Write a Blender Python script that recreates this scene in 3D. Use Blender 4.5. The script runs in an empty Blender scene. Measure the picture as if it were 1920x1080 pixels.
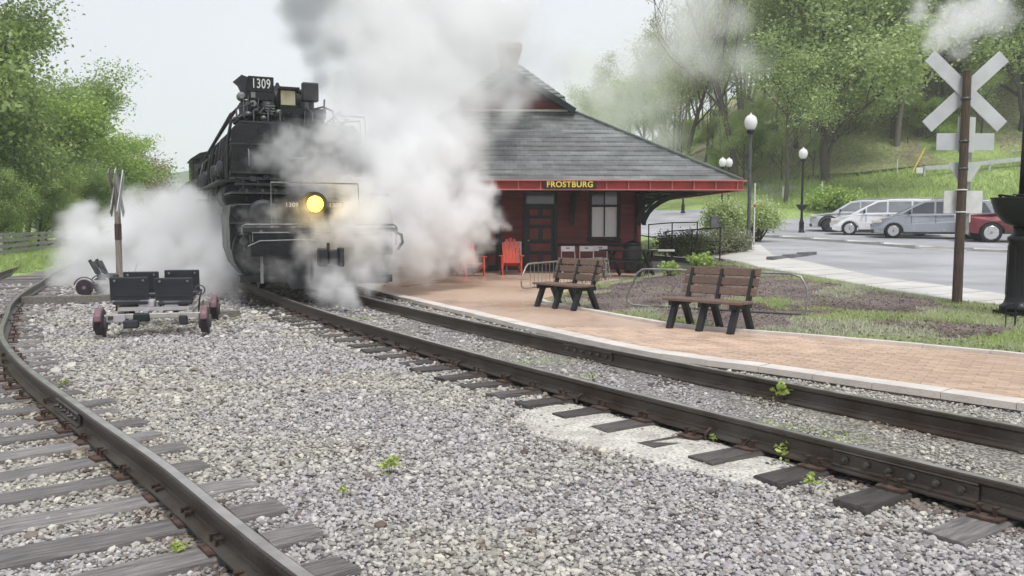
import bpy, bmesh, math, random
import numpy as np
from mathutils import Vector, Matrix, Euler
random.seed(7); rng = np.random.default_rng(7)
R = math.radians
scn = bpy.context.scene
COL = scn.collection

# ---------------------------------------------------------------- camera
cam_d = bpy.data.cameras.new('camera'); cam = bpy.data.objects.new('camera', cam_d); COL.objects.link(cam)
cam_d.sensor_width = 36; cam_d.lens = 30.0; cam_d.clip_end = 3000; cam_d.clip_start = 0.05
cam.location = (0, 0, 1.6); cam.rotation_euler = (R(90 - 4.25), 0, 0)
scn.camera = cam
# ---------------------------------------------------------------- world: overcast sky
w = bpy.data.worlds.new('World'); scn.world = w; w.use_nodes = True
nt = w.node_tree; nt.nodes.clear()
out = nt.nodes.new('ShaderNodeOutputWorld'); bg = nt.nodes.new('ShaderNodeBackground')
sky = nt.nodes.new('ShaderNodeTexSky'); sky.sky_type = 'NISHITA'; sky.sun_disc = False
sky.sun_elevation = R(62); sky.sun_rotation = R(200)
sc_ = nt.nodes.new('ShaderNodeVectorMath'); sc_.operation = 'SCALE'; sc_.inputs['Scale'].default_value = 0.1
nt.links.new(sky.outputs[0], sc_.inputs[0])
tc = nt.nodes.new('ShaderNodeTexCoord'); no = nt.nodes.new('ShaderNodeTexNoise')
no.inputs['Scale'].default_value = 1.6; no.inputs['Detail'].default_value = 4; no.inputs['Roughness'].default_value = .5
nt.links.new(tc.outputs['Generated'], no.inputs['Vector'])
cr = nt.nodes.new('ShaderNodeValToRGB')
cr.color_ramp.elements[0].position = .3; cr.color_ramp.elements[0].color = (.52, .535, .585, 1)
cr.color_ramp.elements[1].position = .7; cr.color_ramp.elements[1].color = (.625, .64, .67, 1)
nt.links.new(no.outputs['Fac'], cr.inputs[0])
mx = nt.nodes.new('ShaderNodeMix'); mx.data_type = 'RGBA'; mx.inputs[0].default_value = .92
nt.links.new(sc_.outputs[0], mx.inputs['A']); nt.links.new(cr.outputs[0], mx.inputs['B'])
nt.links.new(mx.outputs['Result'], bg.inputs[0]); bg.inputs[1].default_value = 1.0
nt.links.new(bg.outputs[0], out.inputs[0])
# ---------------------------------------------------------------- sun (overcast)
sl = bpy.data.lights.new('sun', 'SUN'); sun = bpy.data.objects.new('sun', sl); COL.objects.link(sun)
sl.energy = 1.5; sl.angle = R(15); sl.color = (1, .98, .94)
sun.rotation_euler = (R(28), 0, R(20))
scn.view_settings.view_transform = 'Standard'; scn.view_settings.look = 'None'
scn.view_settings.exposure = 0.62; scn.view_settings.gamma = 1; scn.view_settings.use_curve_mapping = False
cy = scn.cycles
cy.use_denoising = True; cy.max_bounces = 28; cy.diffuse_bounces = 4; cy.glossy_bounces = 3; cy.transmission_bounces = 6
cy.volume_bounces = 26; cy.transparent_max_bounces = 24; cy.volume_step_rate = 2.0; cy.volume_max_steps = 96
cy.sample_clamp_indirect = 6; cy.use_adaptive_sampling = True; cy.adaptive_threshold = .02

# ---------------------------------------------------------------- materials
MATS = {}
def principled(name):
    m = bpy.data.materials.new(name); m.use_nodes = True
    return m, m.node_tree, m.node_tree.nodes['Principled BSDF']
def mat(name, col, rough=.7, metal=0.0, var=.25, scale=3.0, bump=0.0, bscale=40.0, detail=6, stretch=(1, 1, 1), col2=None, wet=0.0, spec=.4, rnd=0.0):
    """procedural paint/wood/metal: base colour broken up by noise, fine relief, optional second colour"""
    m, t, p = principled(name); L = t.links.new
    tc = t.nodes.new('ShaderNodeTexCoord'); mp = t.nodes.new('ShaderNodeMapping'); mp.inputs['Scale'].default_value = stretch
    L(tc.outputs['Object'], mp.inputs[0])
    n = t.nodes.new('ShaderNodeTexNoise'); n.inputs['Scale'].default_value = scale; n.inputs['Detail'].default_value = detail
    L(mp.outputs[0], n.inputs['Vector'])
    r = t.nodes.new('ShaderNodeValToRGB'); e = r.color_ramp.elements
    c2 = col2 or tuple(c * (1 - var) for c in col)
    e[0].position = .32; e[0].color = (*c2, 1); e[1].position = .66; e[1].color = (*(min(1, c * (1 + var * .5)) for c in col), 1)
    L(n.outputs['Fac'], r.inputs[0]); src = r.outputs[0]
    if rnd:
        oi = t.nodes.new('ShaderNodeObjectInfo'); mr = t.nodes.new('ShaderNodeMapRange')
        mr.inputs['To Min'].default_value = 1 - rnd; mr.inputs['To Max'].default_value = 1 + rnd
        L(oi.outputs['Random'], mr.inputs[0]); vm = t.nodes.new('ShaderNodeVectorMath'); vm.operation = 'SCALE'
        L(src, vm.inputs[0]); L(mr.outputs[0], vm.inputs['Scale']); src = vm.outputs[0]
    L(src, p.inputs['Base Color'])
    p.inputs['Metallic'].default_value = metal; p.inputs['Specular IOR Level'].default_value = spec
    mr = t.nodes.new('ShaderNodeMapRange'); mr.inputs['To Min'].default_value = max(.02, rough - .15 - wet); mr.inputs['To Max'].default_value = min(1, rough + .12)
    L(n.outputs['Fac'], mr.inputs[0]); L(mr.outputs[0], p.inputs['Roughness'])
    if bump:
        n2 = t.nodes.new('ShaderNodeTexNoise'); n2.inputs['Scale'].default_value = bscale; n2.inputs['Detail'].default_value = 8
        L(mp.outputs[0], n2.inputs['Vector']); b = t.nodes.new('ShaderNodeBump'); b.inputs['Strength'].default_value = bump; b.inputs['Distance'].default_value = .02
        L(n2.outputs['Fac'], b.inputs['Height']); L(b.outputs[0], p.inputs['Normal'])
    MATS[name] = m; return m
def emis(name, col, s):
    m, t, p = principled(name); p.inputs['Base Color'].default_value = (*col, 1)
    p.inputs['Emission Color'].default_value = (*col, 1); p.inputs['Emission Strength'].default_value = s; MATS[name] = m; return m
M = MATS
mat('iron', (.011, .0115, .0135), .40, .0, .6, 2.5, .6, 22, spec=.34, wet=.12)
mat('iron_grey', (.034, .035, .039), .45, .05, .4, 4, .3, 30)
mat('iron_light', (.22, .22, .22), .5, .4, .3, 6)
mat('steel_dull', (.13, .12, .11), .5, .5, .3, 5, .2, 30)
mat('rail_steel', (.085, .075, .066), .5, .35, .35, 3, .3, 60, col2=(.055, .038, .028), wet=.1)
mat('rail_top', (.40, .38, .36), .35, .6, .3, 6)
mat('rust', (.10, .062, .048), .85, 0, .5, 20, .4, 60)
mat('rust_dark', (.07, .045, .035), .85, 0, .5, 20, .4, 60)
mat('sleeper_wood', (.27, .25, .245), .75, 0, .5, 3, .8, 30, stretch=(1.3, 12, 12), rnd=.35, wet=.15)
mat('sleeper_dark', (.12, .105, .098), .7, 0, .5, 3, .8, 30, stretch=(1.3, 12, 12), rnd=.3, wet=.2)
mat('timber_grey', (.22, .20, .175), .8, 0, .4, 5, .4, 40, stretch=(2, 12, 12))
mat('post_wood', (.11, .075, .055), .8, 0, .45, 4, .5, 40, stretch=(12, 12, 1), col2=(.05, .04, .035))
mat('post_pale', (.30, .25, .22), .8, 0, .35, 4, .4, 40, stretch=(12, 12, 1))
mat('bench_slat', (.19, .125, .095), .65, 0, .35, 6, .4, 60, stretch=(2, 14, 14), rnd=.15)
mat('bench_leg', (.018, .019, .022), .55, 0, .4, 8, .2, 40)
mat('siding_red', (.175, .052, .053), .7, 0, .3, 2, .25, 30, stretch=(.6, 6, 6), rnd=.12)
mat('siding_low', (.22, .066, .068), .7, 0, .25, 2, .25, 30, stretch=(.6, 6, 6), rnd=.08)
mat('trim_red', (.40, .055, .052), .55, 0, .25, 3)
mat('trim_pink', (.52, .17, .15), .55, 0, .2, 3)
mat('trim_dark', (.016, .024, .024), .6, 0, .3, 4)
mat('door_green', (.018, .035, .034), .55, 0, .3, 4)
mat('door_red', (.20, .05, .05), .6, 0, .25, 3)
mat('slate', (.185, .195, .19), .5, 0, .4, 1.2, .3, 40, stretch=(.8, 5, 5), rnd=.22, wet=.15, col2=(.125, .132, .13))
mat('slate_green', (.14, .165, .15), .55, 0, .35, 1.2, .3, 40, rnd=.15, wet=.1)
mat('soffit', (.05, .05, .05), .8)
mat('chimney_brick', (.33, .17, .15), .85, 0, .4, 14, .3, 30)
mat('white_paint', (.72, .72, .72), .55, 0, .1, 5)
mat('sign_back', (.55, .56, .58), .45, .1, .15, 2.5)
mat('sign_back_pale', (.58, .60, .58), .5, .1, .15, 2.5)
mat('poster_white', (.70, .70, .68), .6, 0, .12, 8)
mat('curtain', (.85, .85, .86), .8, 0, .12, 3, stretch=(30, 30, 1))
mat('chair_red', (.62, .085, .045), .5, 0, .15, 6)
mat('chair_white', (.74, .70, .70), .45, 0, .1, 6)
mat('galv', (.34, .335, .32), .4, .6, .3, 8)
mat('galv_dark', (.12, .12, .115), .5, .5, .3, 8)
mat('letters_yellow', (.80, .60, .10), .5, 0, .1, 5)
mat('letters_white', (.62, .62, .60), .5, 0, .1, 5)
mat('cream_glass', (.62, .55, .36), .3, 0, .15, 6)
mat('lamp_black', (.014, .015, .017), .38, .2, .3, 6)
mat('lamp_grey', (.10, .105, .115), .5, .2, .3, 6)
mat('globe_white', (.80, .80, .78), .25, 0, .05, 5)
mat('planter', (.012, .020, .020), .45, 0, .3, 5, .1, 20)
mat('potting_soil', (.03, .022, .018), .95, 0, .5, 20, .6, 60)
mat('seat_plastic', (.035, .037, .043), .38, 0, .25, 4, .05, 30)
mat('alu', (.52, .50, .47), .4, .6, .25, 7)
mat('wheel_red', (.20, .11, .125), .5, 0, .35, 6)
mat('wheel_tread', (.05, .035, .045), .5, .2, .4, 6)
mat('plastic_grey', (.45, .43, .45), .5, 0, .1, 5)
mat('car_white', (.78, .78, .79), .18, 0, .04, 2, spec=.6)
mat('car_silver', (.36, .38, .42), .25, .15, .06, 2, spec=.6)
mat('car_pearl', (.60, .62, .64), .25, .3, .05, 2, spec=.6)
mat('car_maroon', (.16, .022, .032), .22, .2, .15, 2, spec=.6)
mat('car_trim', (.035, .037, .042), .6, 0, .2, 5)
mat('car_glass', (.06, .07, .08), .06, 0, .4, .8, spec=.9)
mat('car_glass_clear', (.26, .28, .30), .08, 0, .35, .8, spec=.9)
mat('tyre', (.02, .02, .021), .8, 0, .3, 8)
mat('rim', (.55, .55, .56), .3, .7, .1, 5)
mat('rim_dark', (.06, .06, .065), .4, .5, .1, 5)
mat('tail_red', (.45, .05, .04), .25, 0, .2, 5)
mat('lens_clear', (.72, .66, .60), .2, 0, .2, 9)
mat('chrome', (.62, .62, .63), .15, .9, .1, 4)
mat('asphalt', (.43, .425, .45), .55, 0, .22, .5, .25, 60, wet=.1)
mat('concrete', (.62, .60, .565), .8, 0, .14, 1.2, .2, 50)
mat('kerb', (.42, .41, .39), .8, 0, .2, 2, .2, 50)
mat('kerb_dark', (.17, .17, .175), .8, 0, .3, 2, .2, 50)
mat('paver_edge', (.68, .62, .57), .75, 0, .15, 3, .3, 50)
mat('brick_paver', (.57, .41, .305), .55, 0, .22, 3, .3, 50, rnd=.14, wet=.15)
mat('fence_wood', (.33, .33, .30), .85, 0, .3, 3, .2, 30, stretch=(1, 1, 6))
mat('guard_galv', (.52, .53, .53), .5, .3, .15, 5)
mat('yellow_paint', (.70, .55, .06), .5, 0, .15, 5)
mat('stake_white', (.68, .68, .62), .7, 0, .15, 5)
mat('util_grey', (.14, .14, .16), .7, 0, .2, 4)
mat('bark', (.09, .075, .062), .9, 0, .45, 6, .6, 18, stretch=(6, 6, 1))
mat('bark_pale', (.20, .18, .155), .9, 0, .4, 6, .5, 18, stretch=(6, 6, 1))
emis('headlamp', (1.0, .66, .05), 3.2)

def leafmat(name, c1, c2, tr=.35):
    m, t, p = principled(name); L = t.links.new; t.nodes.remove(p)
    g = t.nodes.new('ShaderNodeNewGeometry'); tc = t.nodes.new('ShaderNodeTexCoord')
    n = t.nodes.new('ShaderNodeTexNoise'); n.inputs['Scale'].default_value = .55; n.inputs['Detail'].default_value = 3
    L(tc.outputs['Object'], n.inputs['Vector'])
    a = t.nodes.new('ShaderNodeMath'); a.operation = 'MULTIPLY_ADD'; a.inputs[1].default_value = .5
    L(g.outputs['Random Per Island'], a.inputs[0]); L(n.outputs['Fac'], a.inputs[2])
    oi = t.nodes.new('ShaderNodeObjectInfo'); b = t.nodes.new('ShaderNodeMath'); b.operation = 'MULTIPLY_ADD'; b.inputs[1].default_value = .35
    L(oi.outputs['Random'], b.inputs[0]); L(a.outputs[0], b.inputs[2])
    r = t.nodes.new('ShaderNodeValToRGB'); r.color_ramp.elements[0].position = .45; r.color_ramp.elements[1].position = 1.15 if False else 1.0
    r.color_ramp.elements[0].color = (*c1, 1); r.color_ramp.elements[1].color = (*c2, 1)
    L(b.outputs[0], r.inputs[0])
    d = t.nodes.new('ShaderNodeBsdfDiffuse'); tl = t.nodes.new('ShaderNodeBsdfTranslucent'); mx = t.nodes.new('ShaderNodeMixShader'); mx.inputs[0].default_value = tr
    gl = t.nodes.new('ShaderNodeBsdfGlossy'); gl.inputs['Roughness'].default_value = .45; gl.inputs['Color'].default_value = (.6, .6, .6, 1)
    m2 = t.nodes.new('ShaderNodeMixShader'); m2.inputs[0].default_value = .07
    L(r.outputs[0], d.inputs[0]); L(r.outputs[0], tl.inputs[0]); L(d.outputs[0], mx.inputs[1]); L(tl.outputs[0], mx.inputs[2])
    L(mx.outputs[0], m2.inputs[1]); L(gl.outputs[0], m2.inputs[2])
    L(m2.outputs[0], t.nodes['Material Output'].inputs[0]); MATS[name] = m
leafmat('leaf_dark', (.14, .22, .07), (.38, .50, .17))
leafmat('leaf_bright', (.20, .32, .07), (.40, .54, .13))
leafmat('leaf_spring', (.24, .32, .12), (.50, .60, .26))
leafmat('leaf_pale', (.30, .33, .18), (.52, .55, .34))
leafmat('leaf_shrub', (.10, .13, .06), (.33, .36, .20))
leafmat('leaf_brown', (.15, .10, .07), (.30, .22, .13))
leafmat('grass_blade', (.20, .30, .08), (.48, .60, .22))
leafmat('grass_pale', (.34, .37, .24), (.66, .70, .48))
leafmat('leaf_weed', (.26, .36, .07), (.50, .60, .16))
leafmat('mulch_bits', (.05, .035, .03), (.22, .17, .15), 0)

def stone_mat():
    m, t, p = principled('ballast_stone'); L = t.links.new
    oi = t.nodes.new('ShaderNodeObjectInfo'); g = t.nodes.new('ShaderNodeNewGeometry')
    r = t.nodes.new('ShaderNodeValToRGB'); e = r.color_ramp.elements
    cols = [(0, (.20, .192, .19)), (.2, (.30, .29, .288)), (.42, (.42, .405, .385)), (.62, (.38, .365, .38)), (.85, (.50, .48, .45)), (1, (.63, .61, .575))]
    e[0].color = (*cols[0][1], 1); e[1].color = (*cols[-1][1], 1)
    for q, c in cols[1:-1]:
        k = e.new(q); k.color = (*c, 1)
    L(oi.outputs['Random'], r.inputs[0])
    n = t.nodes.new('ShaderNodeTexNoise'); n.inputs['Scale'].default_value = .45; n.inputs['Detail'].default_value = 3; L(g.outputs['Position'], n.inputs['Vector'])
    r2 = t.nodes.new('ShaderNodeValToRGB'); r2.color_ramp.elements[0].position = .42; r2.color_ramp.elements[1].position = .58
    r2.color_ramp.elements[0].color = (1.0, .98, .995, 1); r2.color_ramp.elements[1].color = (1.05, 1.02, .92, 1); L(n.outputs['Fac'], r2.inputs[0])
    mu = t.nodes.new('ShaderNodeVectorMath'); mu.operation = 'MULTIPLY'; L(r.outputs[0], mu.inputs[0]); L(r2.outputs[0], mu.inputs[1])
    L(mu.outputs[0], p.inputs['Base Color']); p.inputs['Roughness'].default_value = .62
    MATS['ballast_stone'] = m
stone_mat()

def stone_dirty():
    m = MATS['ballast_stone'].copy(); m.name = 'ballast_stone_dirty'; MATS['ballast_stone_dirty'] = m; r = [n for n in m.node_tree.nodes if n.bl_idname == 'ShaderNodeValToRGB' and len(n.color_ramp.elements) == 6][0]
    for e, c in zip(r.color_ramp.elements, ((.07, .055, .045), (.13, .10, .085), (.19, .155, .135), (.22, .19, .17), (.28, .25, .22), (.38, .34, .30))): e.color = (*c, 1)
stone_dirty()
def slate_mat():
    m = MATS['slate']; t = m.node_tree; L = t.links.new; p = t.nodes['Principled BSDF']; src = p.inputs['Base Color'].links[0].from_socket
    tc = t.nodes.new('ShaderNodeTexCoord'); sp = t.nodes.new('ShaderNodeSeparateXYZ'); cb = t.nodes.new('ShaderNodeCombineXYZ'); ad = t.nodes.new('ShaderNodeMath'); ad.operation = 'ADD'
    L(tc.outputs['Object'], sp.inputs[0]); L(sp.outputs['X'], ad.inputs[0]); 
    sg = t.nodes.new('ShaderNodeMath'); sg.operation = 'MULTIPLY'; sg.inputs[1].default_value = .0; L(sp.outputs['Y'], sg.inputs[0]); L(sg.outputs[0], ad.inputs[1]); L(ad.outputs[0], cb.inputs['X']); L(sp.outputs['Z'], cb.inputs['Y'])
    b = t.nodes.new('ShaderNodeTexBrick'); b.inputs['Scale'].default_value = 1; b.inputs['Brick Width'].default_value = .26; b.inputs['Row Height'].default_value = .17; b.inputs['Mortar Size'].default_value = .006; b.inputs['Bias'].default_value = 0
    b.inputs['Color1'].default_value = (.85, .85, .85, 1); b.inputs['Color2'].default_value = (1.14, 1.14, 1.14, 1); b.inputs['Mortar'].default_value = (.55, .55, .55, 1); L(cb.outputs[0], b.inputs['Vector'])
    mu = t.nodes.new('ShaderNodeVectorMath'); mu.operation = 'MULTIPLY'; L(src, mu.inputs[0]); L(b.outputs['Color'], mu.inputs[1]); L(mu.outputs[0], p.inputs['Base Color'])
slate_mat()
def gravel_mat(name, dark=(.13, .125, .13), light=(.50, .48, .47), sc=26.0):
    m, t, p = principled(name); L = t.links.new
    tc = t.nodes.new('ShaderNodeTexCoord')
    v = t.nodes.new('ShaderNodeTexVoronoi'); v.inputs['Scale'].default_value = sc; L(tc.outputs['Object'], v.inputs['Vector'])
    r = t.nodes.new('ShaderNodeValToRGB'); r.color_ramp.elements[0].color = (*dark, 1); r.color_ramp.elements[1].color = (*light, 1); r.color_ramp.elements[0].position = .1
    sep = t.nodes.new('ShaderNodeSeparateColor'); L(v.outputs['Color'], sep.inputs[0]); L(sep.outputs[0], r.inputs[0])
    r3 = t.nodes.new('ShaderNodeValToRGB'); r3.color_ramp.elements[0].position = .35; r3.color_ramp.elements[0].color = (1, 1, 1, 1)
    r3.color_ramp.elements[1].position = .75; r3.color_ramp.elements[1].color = (.32, .32, .33, 1); L(v.outputs['Distance'], r3.inputs[0])
    n = t.nodes.new('ShaderNodeTexNoise'); n.inputs['Scale'].default_value = .45; n.inputs['Detail'].default_value = 3; L(tc.outputs['Object'], n.inputs['Vector'])
    r2 = t.nodes.new('ShaderNodeValToRGB'); r2.color_ramp.elements[0].position = .42; r2.color_ramp.elements[1].position = .58
    r2.color_ramp.elements[0].color = (1.0, .98, .995, 1); r2.color_ramp.elements[1].color = (1.05, 1.02, .92, 1); L(n.outputs['Fac'], r2.inputs[0])
    mu = t.nodes.new('ShaderNodeVectorMath'); mu.operation = 'MULTIPLY'; L(r.outputs[0], mu.inputs[0]); L(r2.outputs[0], mu.inputs[1])
    mv = t.nodes.new('ShaderNodeVectorMath'); mv.operation = 'MULTIPLY'; L(mu.outputs[0], mv.inputs[0]); L(r3.outputs[0], mv.inputs[1])
    L(mv.outputs[0], p.inputs['Base Color']); p.inputs['Roughness'].default_value = .75
    b = t.nodes.new('ShaderNodeBump'); b.inputs['Strength'].default_value = .8; b.inputs['Distance'].default_value = .03; b.invert = True
    L(v.outputs['Distance'], b.inputs['Height']); L(b.outputs[0], p.inputs['Normal']); MATS[name] = m
gravel_mat('gravel')
gravel_mat('gravel_fine', (.22, .21, .20), (.54, .52, .49), 45)

def blend_mat(name, cols, sc, detail=5, rough=.9, bump=.5, bs=20, lo=.35, hi=.65):
    m, t, p = principled(name); L = t.links.new
    tc = t.nodes.new('ShaderNodeTexCoord'); n = t.nodes.new('ShaderNodeTexNoise'); n.inputs['Scale'].default_value = sc; n.inputs['Detail'].default_value = detail; n.inputs['Roughness'].default_value = .6
    L(tc.outputs['Object'], n.inputs['Vector']); r = t.nodes.new('ShaderNodeValToRGB'); e = r.color_ramp.elements
    e[0].position = lo; e[1].position = hi; e[0].color = (*cols[0], 1); e[1].color = (*cols[-1], 1)
    for i, c in enumerate(cols[1:-1]):
        k = e.new(lo + (hi - lo) * (i + 1) / (len(cols) - 1)); k.color = (*c, 1)
    L(n.outputs['Fac'], r.inputs[0])
    n3 = t.nodes.new('ShaderNodeTexNoise'); n3.inputs['Scale'].default_value = bs; n3.inputs['Detail'].default_value = 6; L(tc.outputs['Object'], n3.inputs['Vector'])
    mr = t.nodes.new('ShaderNodeMapRange'); mr.inputs[1].default_value = .3; mr.inputs[2].default_value = .7; mr.inputs['To Min'].default_value = .6; mr.inputs['To Max'].default_value = 1.35; L(n3.outputs['Fac'], mr.inputs[0])
    vm = t.nodes.new('ShaderNodeVectorMath'); vm.operation = 'SCALE'; L(r.outputs[0], vm.inputs[0]); L(mr.outputs[0], vm.inputs['Scale'])
    L(vm.outputs[0], p.inputs['Base Color']); p.inputs['Roughness'].default_value = rough; p.inputs['Specular IOR Level'].default_value = .2
    b = t.nodes.new('ShaderNodeBump'); b.inputs['Strength'].default_value = bump; b.inputs['Distance'].default_value = .05; L(n3.outputs['Fac'], b.inputs['Height']); L(b.outputs[0], p.inputs['Normal']); MATS[name] = m
blend_mat('grass_ground', [(.20, .25, .10), (.30, .40, .13), (.38, .48, .18)], .35, 6, bs=9)
blend_mat('forest_floor', [(.24, .20, .15), (.30, .31, .16), (.37, .43, .20)], .18, 6, bs=4)
blend_mat('bed_soil', [(.10, .075, .07), (.19, .15, .14), (.23, .19, .17), (.26, .25, .16)], .8, 6, bs=24, bump=.9, lo=.36, hi=.70)
blend_mat('sand', [(.42, .39, .35), (.66, .63, .565)], 4, 5, bs=40, lo=.3, hi=.6)
blend_mat('hill_far', [(.07, .10, .06), (.12, .15, .09)], .03, 6, bs=.3)

def brick_floor():
    m, t, p = principled('brick_paving'); L = t.links.new
    tc = t.nodes.new('ShaderNodeTexCoord'); mp = t.nodes.new('ShaderNodeMapping'); mp.inputs['Rotation'].default_value = (0, 0, R(-55)); L(tc.outputs['Object'], mp.inputs[0])
    b = t.nodes.new('ShaderNodeTexBrick'); L(mp.outputs[0], b.inputs['Vector'])
    b.inputs['Scale'].default_value = 1; b.inputs['Brick Width'].default_value = .205; b.inputs['Row Height'].default_value = .105; b.inputs['Mortar Size'].default_value = .004
    b.inputs['Color1'].default_value = (.58, .42, .315, 1); b.inputs['Color2'].default_value = (.53, .375, .275, 1); b.inputs['Mortar'].default_value = (.48, .37, .31, 1)
    n = t.nodes.new('ShaderNodeTexNoise'); n.inputs['Scale'].default_value = .35; n.inputs['Detail'].default_value = 4; L(tc.outputs['Object'], n.inputs['Vector'])
    mr = t.nodes.new('ShaderNodeMapRange'); mr.inputs[1].default_value = .35; mr.inputs[2].default_value = .65; mr.inputs['To Min'].default_value = .18; mr.inputs['To Max'].default_value = .6
    L(n.outputs['Fac'], mr.inputs[0]); L(mr.outputs[0], p.inputs['Roughness']); L(b.outputs['Color'], p.inputs['Base Color'])
    bp = t.nodes.new('ShaderNodeBump'); bp.invert = True; bp.inputs['Strength'].default_value = .25; bp.inputs['Distance'].default_value = .004; L(b.outputs['Fac'], bp.inputs['Height']); L(bp.outputs[0], p.inputs['Normal'])
    MATS['brick_paving'] = m
brick_floor()

# ---------------------------------------------------------------- mesh helpers
class MB:
    def __init__(s): s.v = []; s.f = []; s.sm = []
    def add(s, vs, fs, smooth=False):
        o = len(s.v); s.v += [tuple(v) for v in vs]; s.f += [tuple(i + o for i in f) for f in fs]; s.sm += [smooth] * len(fs); return s
    def box(s, c, d, rot=None, taper=1.0):
        hx, hy, hz = d[0] / 2, d[1] / 2, d[2] / 2; vs = []
        for z in (-1, 1):
            k = taper if z > 0 else 1
            for x, y in ((-1, -1), (1, -1), (1, 1), (-1, 1)): vs.append(Vector((x * hx * k, y * hy * k, z * hz)))
        if rot is not None:
            if not isinstance(rot, Matrix): rot = Euler(rot).to_matrix()
            vs = [rot @ v for v in vs]
        c = Vector(c); vs = [v + c for v in vs]
        return s.add(vs, [(0, 3, 2, 1), (4, 5, 6, 7), (0, 1, 5, 4), (1, 2, 6, 5), (2, 3, 7, 6), (3, 0, 4, 7)])
    def beam(s, a, b, w, h, up=(0, 0, 1)):
        a = Vector(a); b = Vector(b); d = (b - a); L = d.length; d.normalize(); u = Vector(up)
        if abs(d.dot(u)) > .98: u = Vector((0, 1, 0))
        x = d.cross(u).normalized(); z = x.cross(d).normalized()
        m = Matrix((x, d, z)).transposed(); return s.box((a + b) / 2, (w, L, h), m)
    def tube(s, pts, r, n=8, cap=True, smooth=True):
        pts = [Vector(p) for p in pts]; rs = r if isinstance(r, (list, tuple)) else [r] * len(pts)
        vs = []; fs = []; prev = None
        for i, p in enumerate(pts):
            d = (pts[min(i + 1, len(pts) - 1)] - pts[max(i - 1, 0)]).normalized()
            if prev is None:
                u = Vector((0, 0, 1)) if abs(d.z) < .9 else Vector((1, 0, 0)); x = d.cross(u).normalized()
            else:
                x = (prev - d * prev.dot(d)).normalized()
            prev = x; y = d.cross(x)
            for k in range(n):
                a = 2 * math.pi * k / n; vs.append(p + (x * math.cos(a) + y * math.sin(a)) * rs[i])
        for i in range(len(pts) - 1):
            for k in range(n):
                a = i * n + k; b = i * n + (k + 1) % n; fs.append((a, b, b + n, a + n))
        s.add(vs, fs, smooth)
        if cap and rs[0] > 0: s.add(vs[:n], [tuple(range(n - 1, -1, -1))])
        if cap and rs[-1] > 0: s.add(vs[-n:], [tuple(range(n))])
        return s
    def lathe(s, prof, c=(0, 0, 0), n=20, axis='z', smooth=True):
        vs = []; fs = []
        for r, z in prof:
            for k in range(n):
                a = 2 * math.pi * k / n; p = (r * math.cos(a), r * math.sin(a), z)
                if axis == 'y': p = (r * math.cos(a), z, r * math.sin(a))
                if axis == 'x': p = (z, r * math.cos(a), r * math.sin(a))
                vs.append((p[0] + c[0], p[1] + c[1], p[2] + c[2]))
        for i in range(len(prof) - 1):
            for k in range(n):
                a = i * n + k; b = i * n + (k + 1) % n; fs.append((a, b, b + n, a + n))
        fs.append(tuple(range(n - 1, -1, -1))); fs.append(tuple(range((len(prof) - 1) * n, len(prof) * n)))
        o = len(s.sm); s.add(vs, fs, smooth); s.sm[-1] = False; s.sm[-2] = False; return s
    def prism(s, poly, a0, a1, axis='y', c=(0, 0, 0)):
        n = len(poly); vs = []
        for a in (a0, a1):
            for u, v in poly:
                p = {'y': (u, a, v), 'x': (a, u, v), 'z': (u, v, a)}[axis]; vs.append((p[0] + c[0], p[1] + c[1], p[2] + c[2]))
        fs = [tuple(range(n)), tuple(range(2 * n - 1, n - 1, -1))] + [(i, (i + 1) % n + 0, (i + 1) % n + n, i + n) for i in range(n)]
        return s.add(vs, [tuple(reversed(f)) if axis != 'y' and False else f for f in fs])
    def build(s, name, m, parent=None, loc=(0, 0, 0), bevel=0, seg=2, rz=0):
        me = bpy.data.meshes.new(name); me.from_pydata(s.v, [], s.f); me.materials.append(M[m] if isinstance(m, str) else m)
        me.polygons.foreach_set('use_smooth', s.sm); me.update()
        if len(s.f) < 60000:
            b = bmesh.new(); b.from_mesh(me); bmesh.ops.recalc_face_normals(b, faces=b.faces); b.to_mesh(me); b.free()
        o = bpy.data.objects.new(name, me); COL.objects.link(o); o.location = loc; o.rotation_euler = (0, 0, rz)
        if parent: o.parent = parent
        if bevel:
            bm_ = o.modifiers.new('bevel', 'BEVEL'); bm_.width = bevel; bm_.segments = seg; bm_.limit_method = 'ANGLE'; bm_.angle_limit = R(35); bm_.harden_normals = False
        return o
def tag(o, label, cat, group=None):
    o['label'] = label; o['category'] = cat
    if group: o['group'] = group
    return o
def thing(name, label, cat, loc=(0, 0, 0), rz=0, group=None):
    o = bpy.data.objects.new(name, None); COL.objects.link(o); o.location = loc; o.rotation_euler = (0, 0, rz); o.empty_display_size = .2
    return tag(o, label, cat, group)
def kids(o): return [c for c in bpy.data.objects if c.parent is o]
def dup(root, loc, rz=0, label=None, scale=None):
    def rec(o, par):
        c = o.copy(); COL.objects.link(c); c.parent = par
        for k in CH.get(o.name, []): rec(k, c)
        return c
    CH = {}
    def walk(o):
        ks = kids(o); CH[o.name] = ks
        for k in ks: walk(k)
    walk(root)
    r = rec(root, None); r.location = loc; r.rotation_euler = (0, 0, rz)
    if scale: r.scale = (scale,) * 3 if not isinstance(scale, tuple) else scale
    if label: r['label'] = label
    return r
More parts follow.
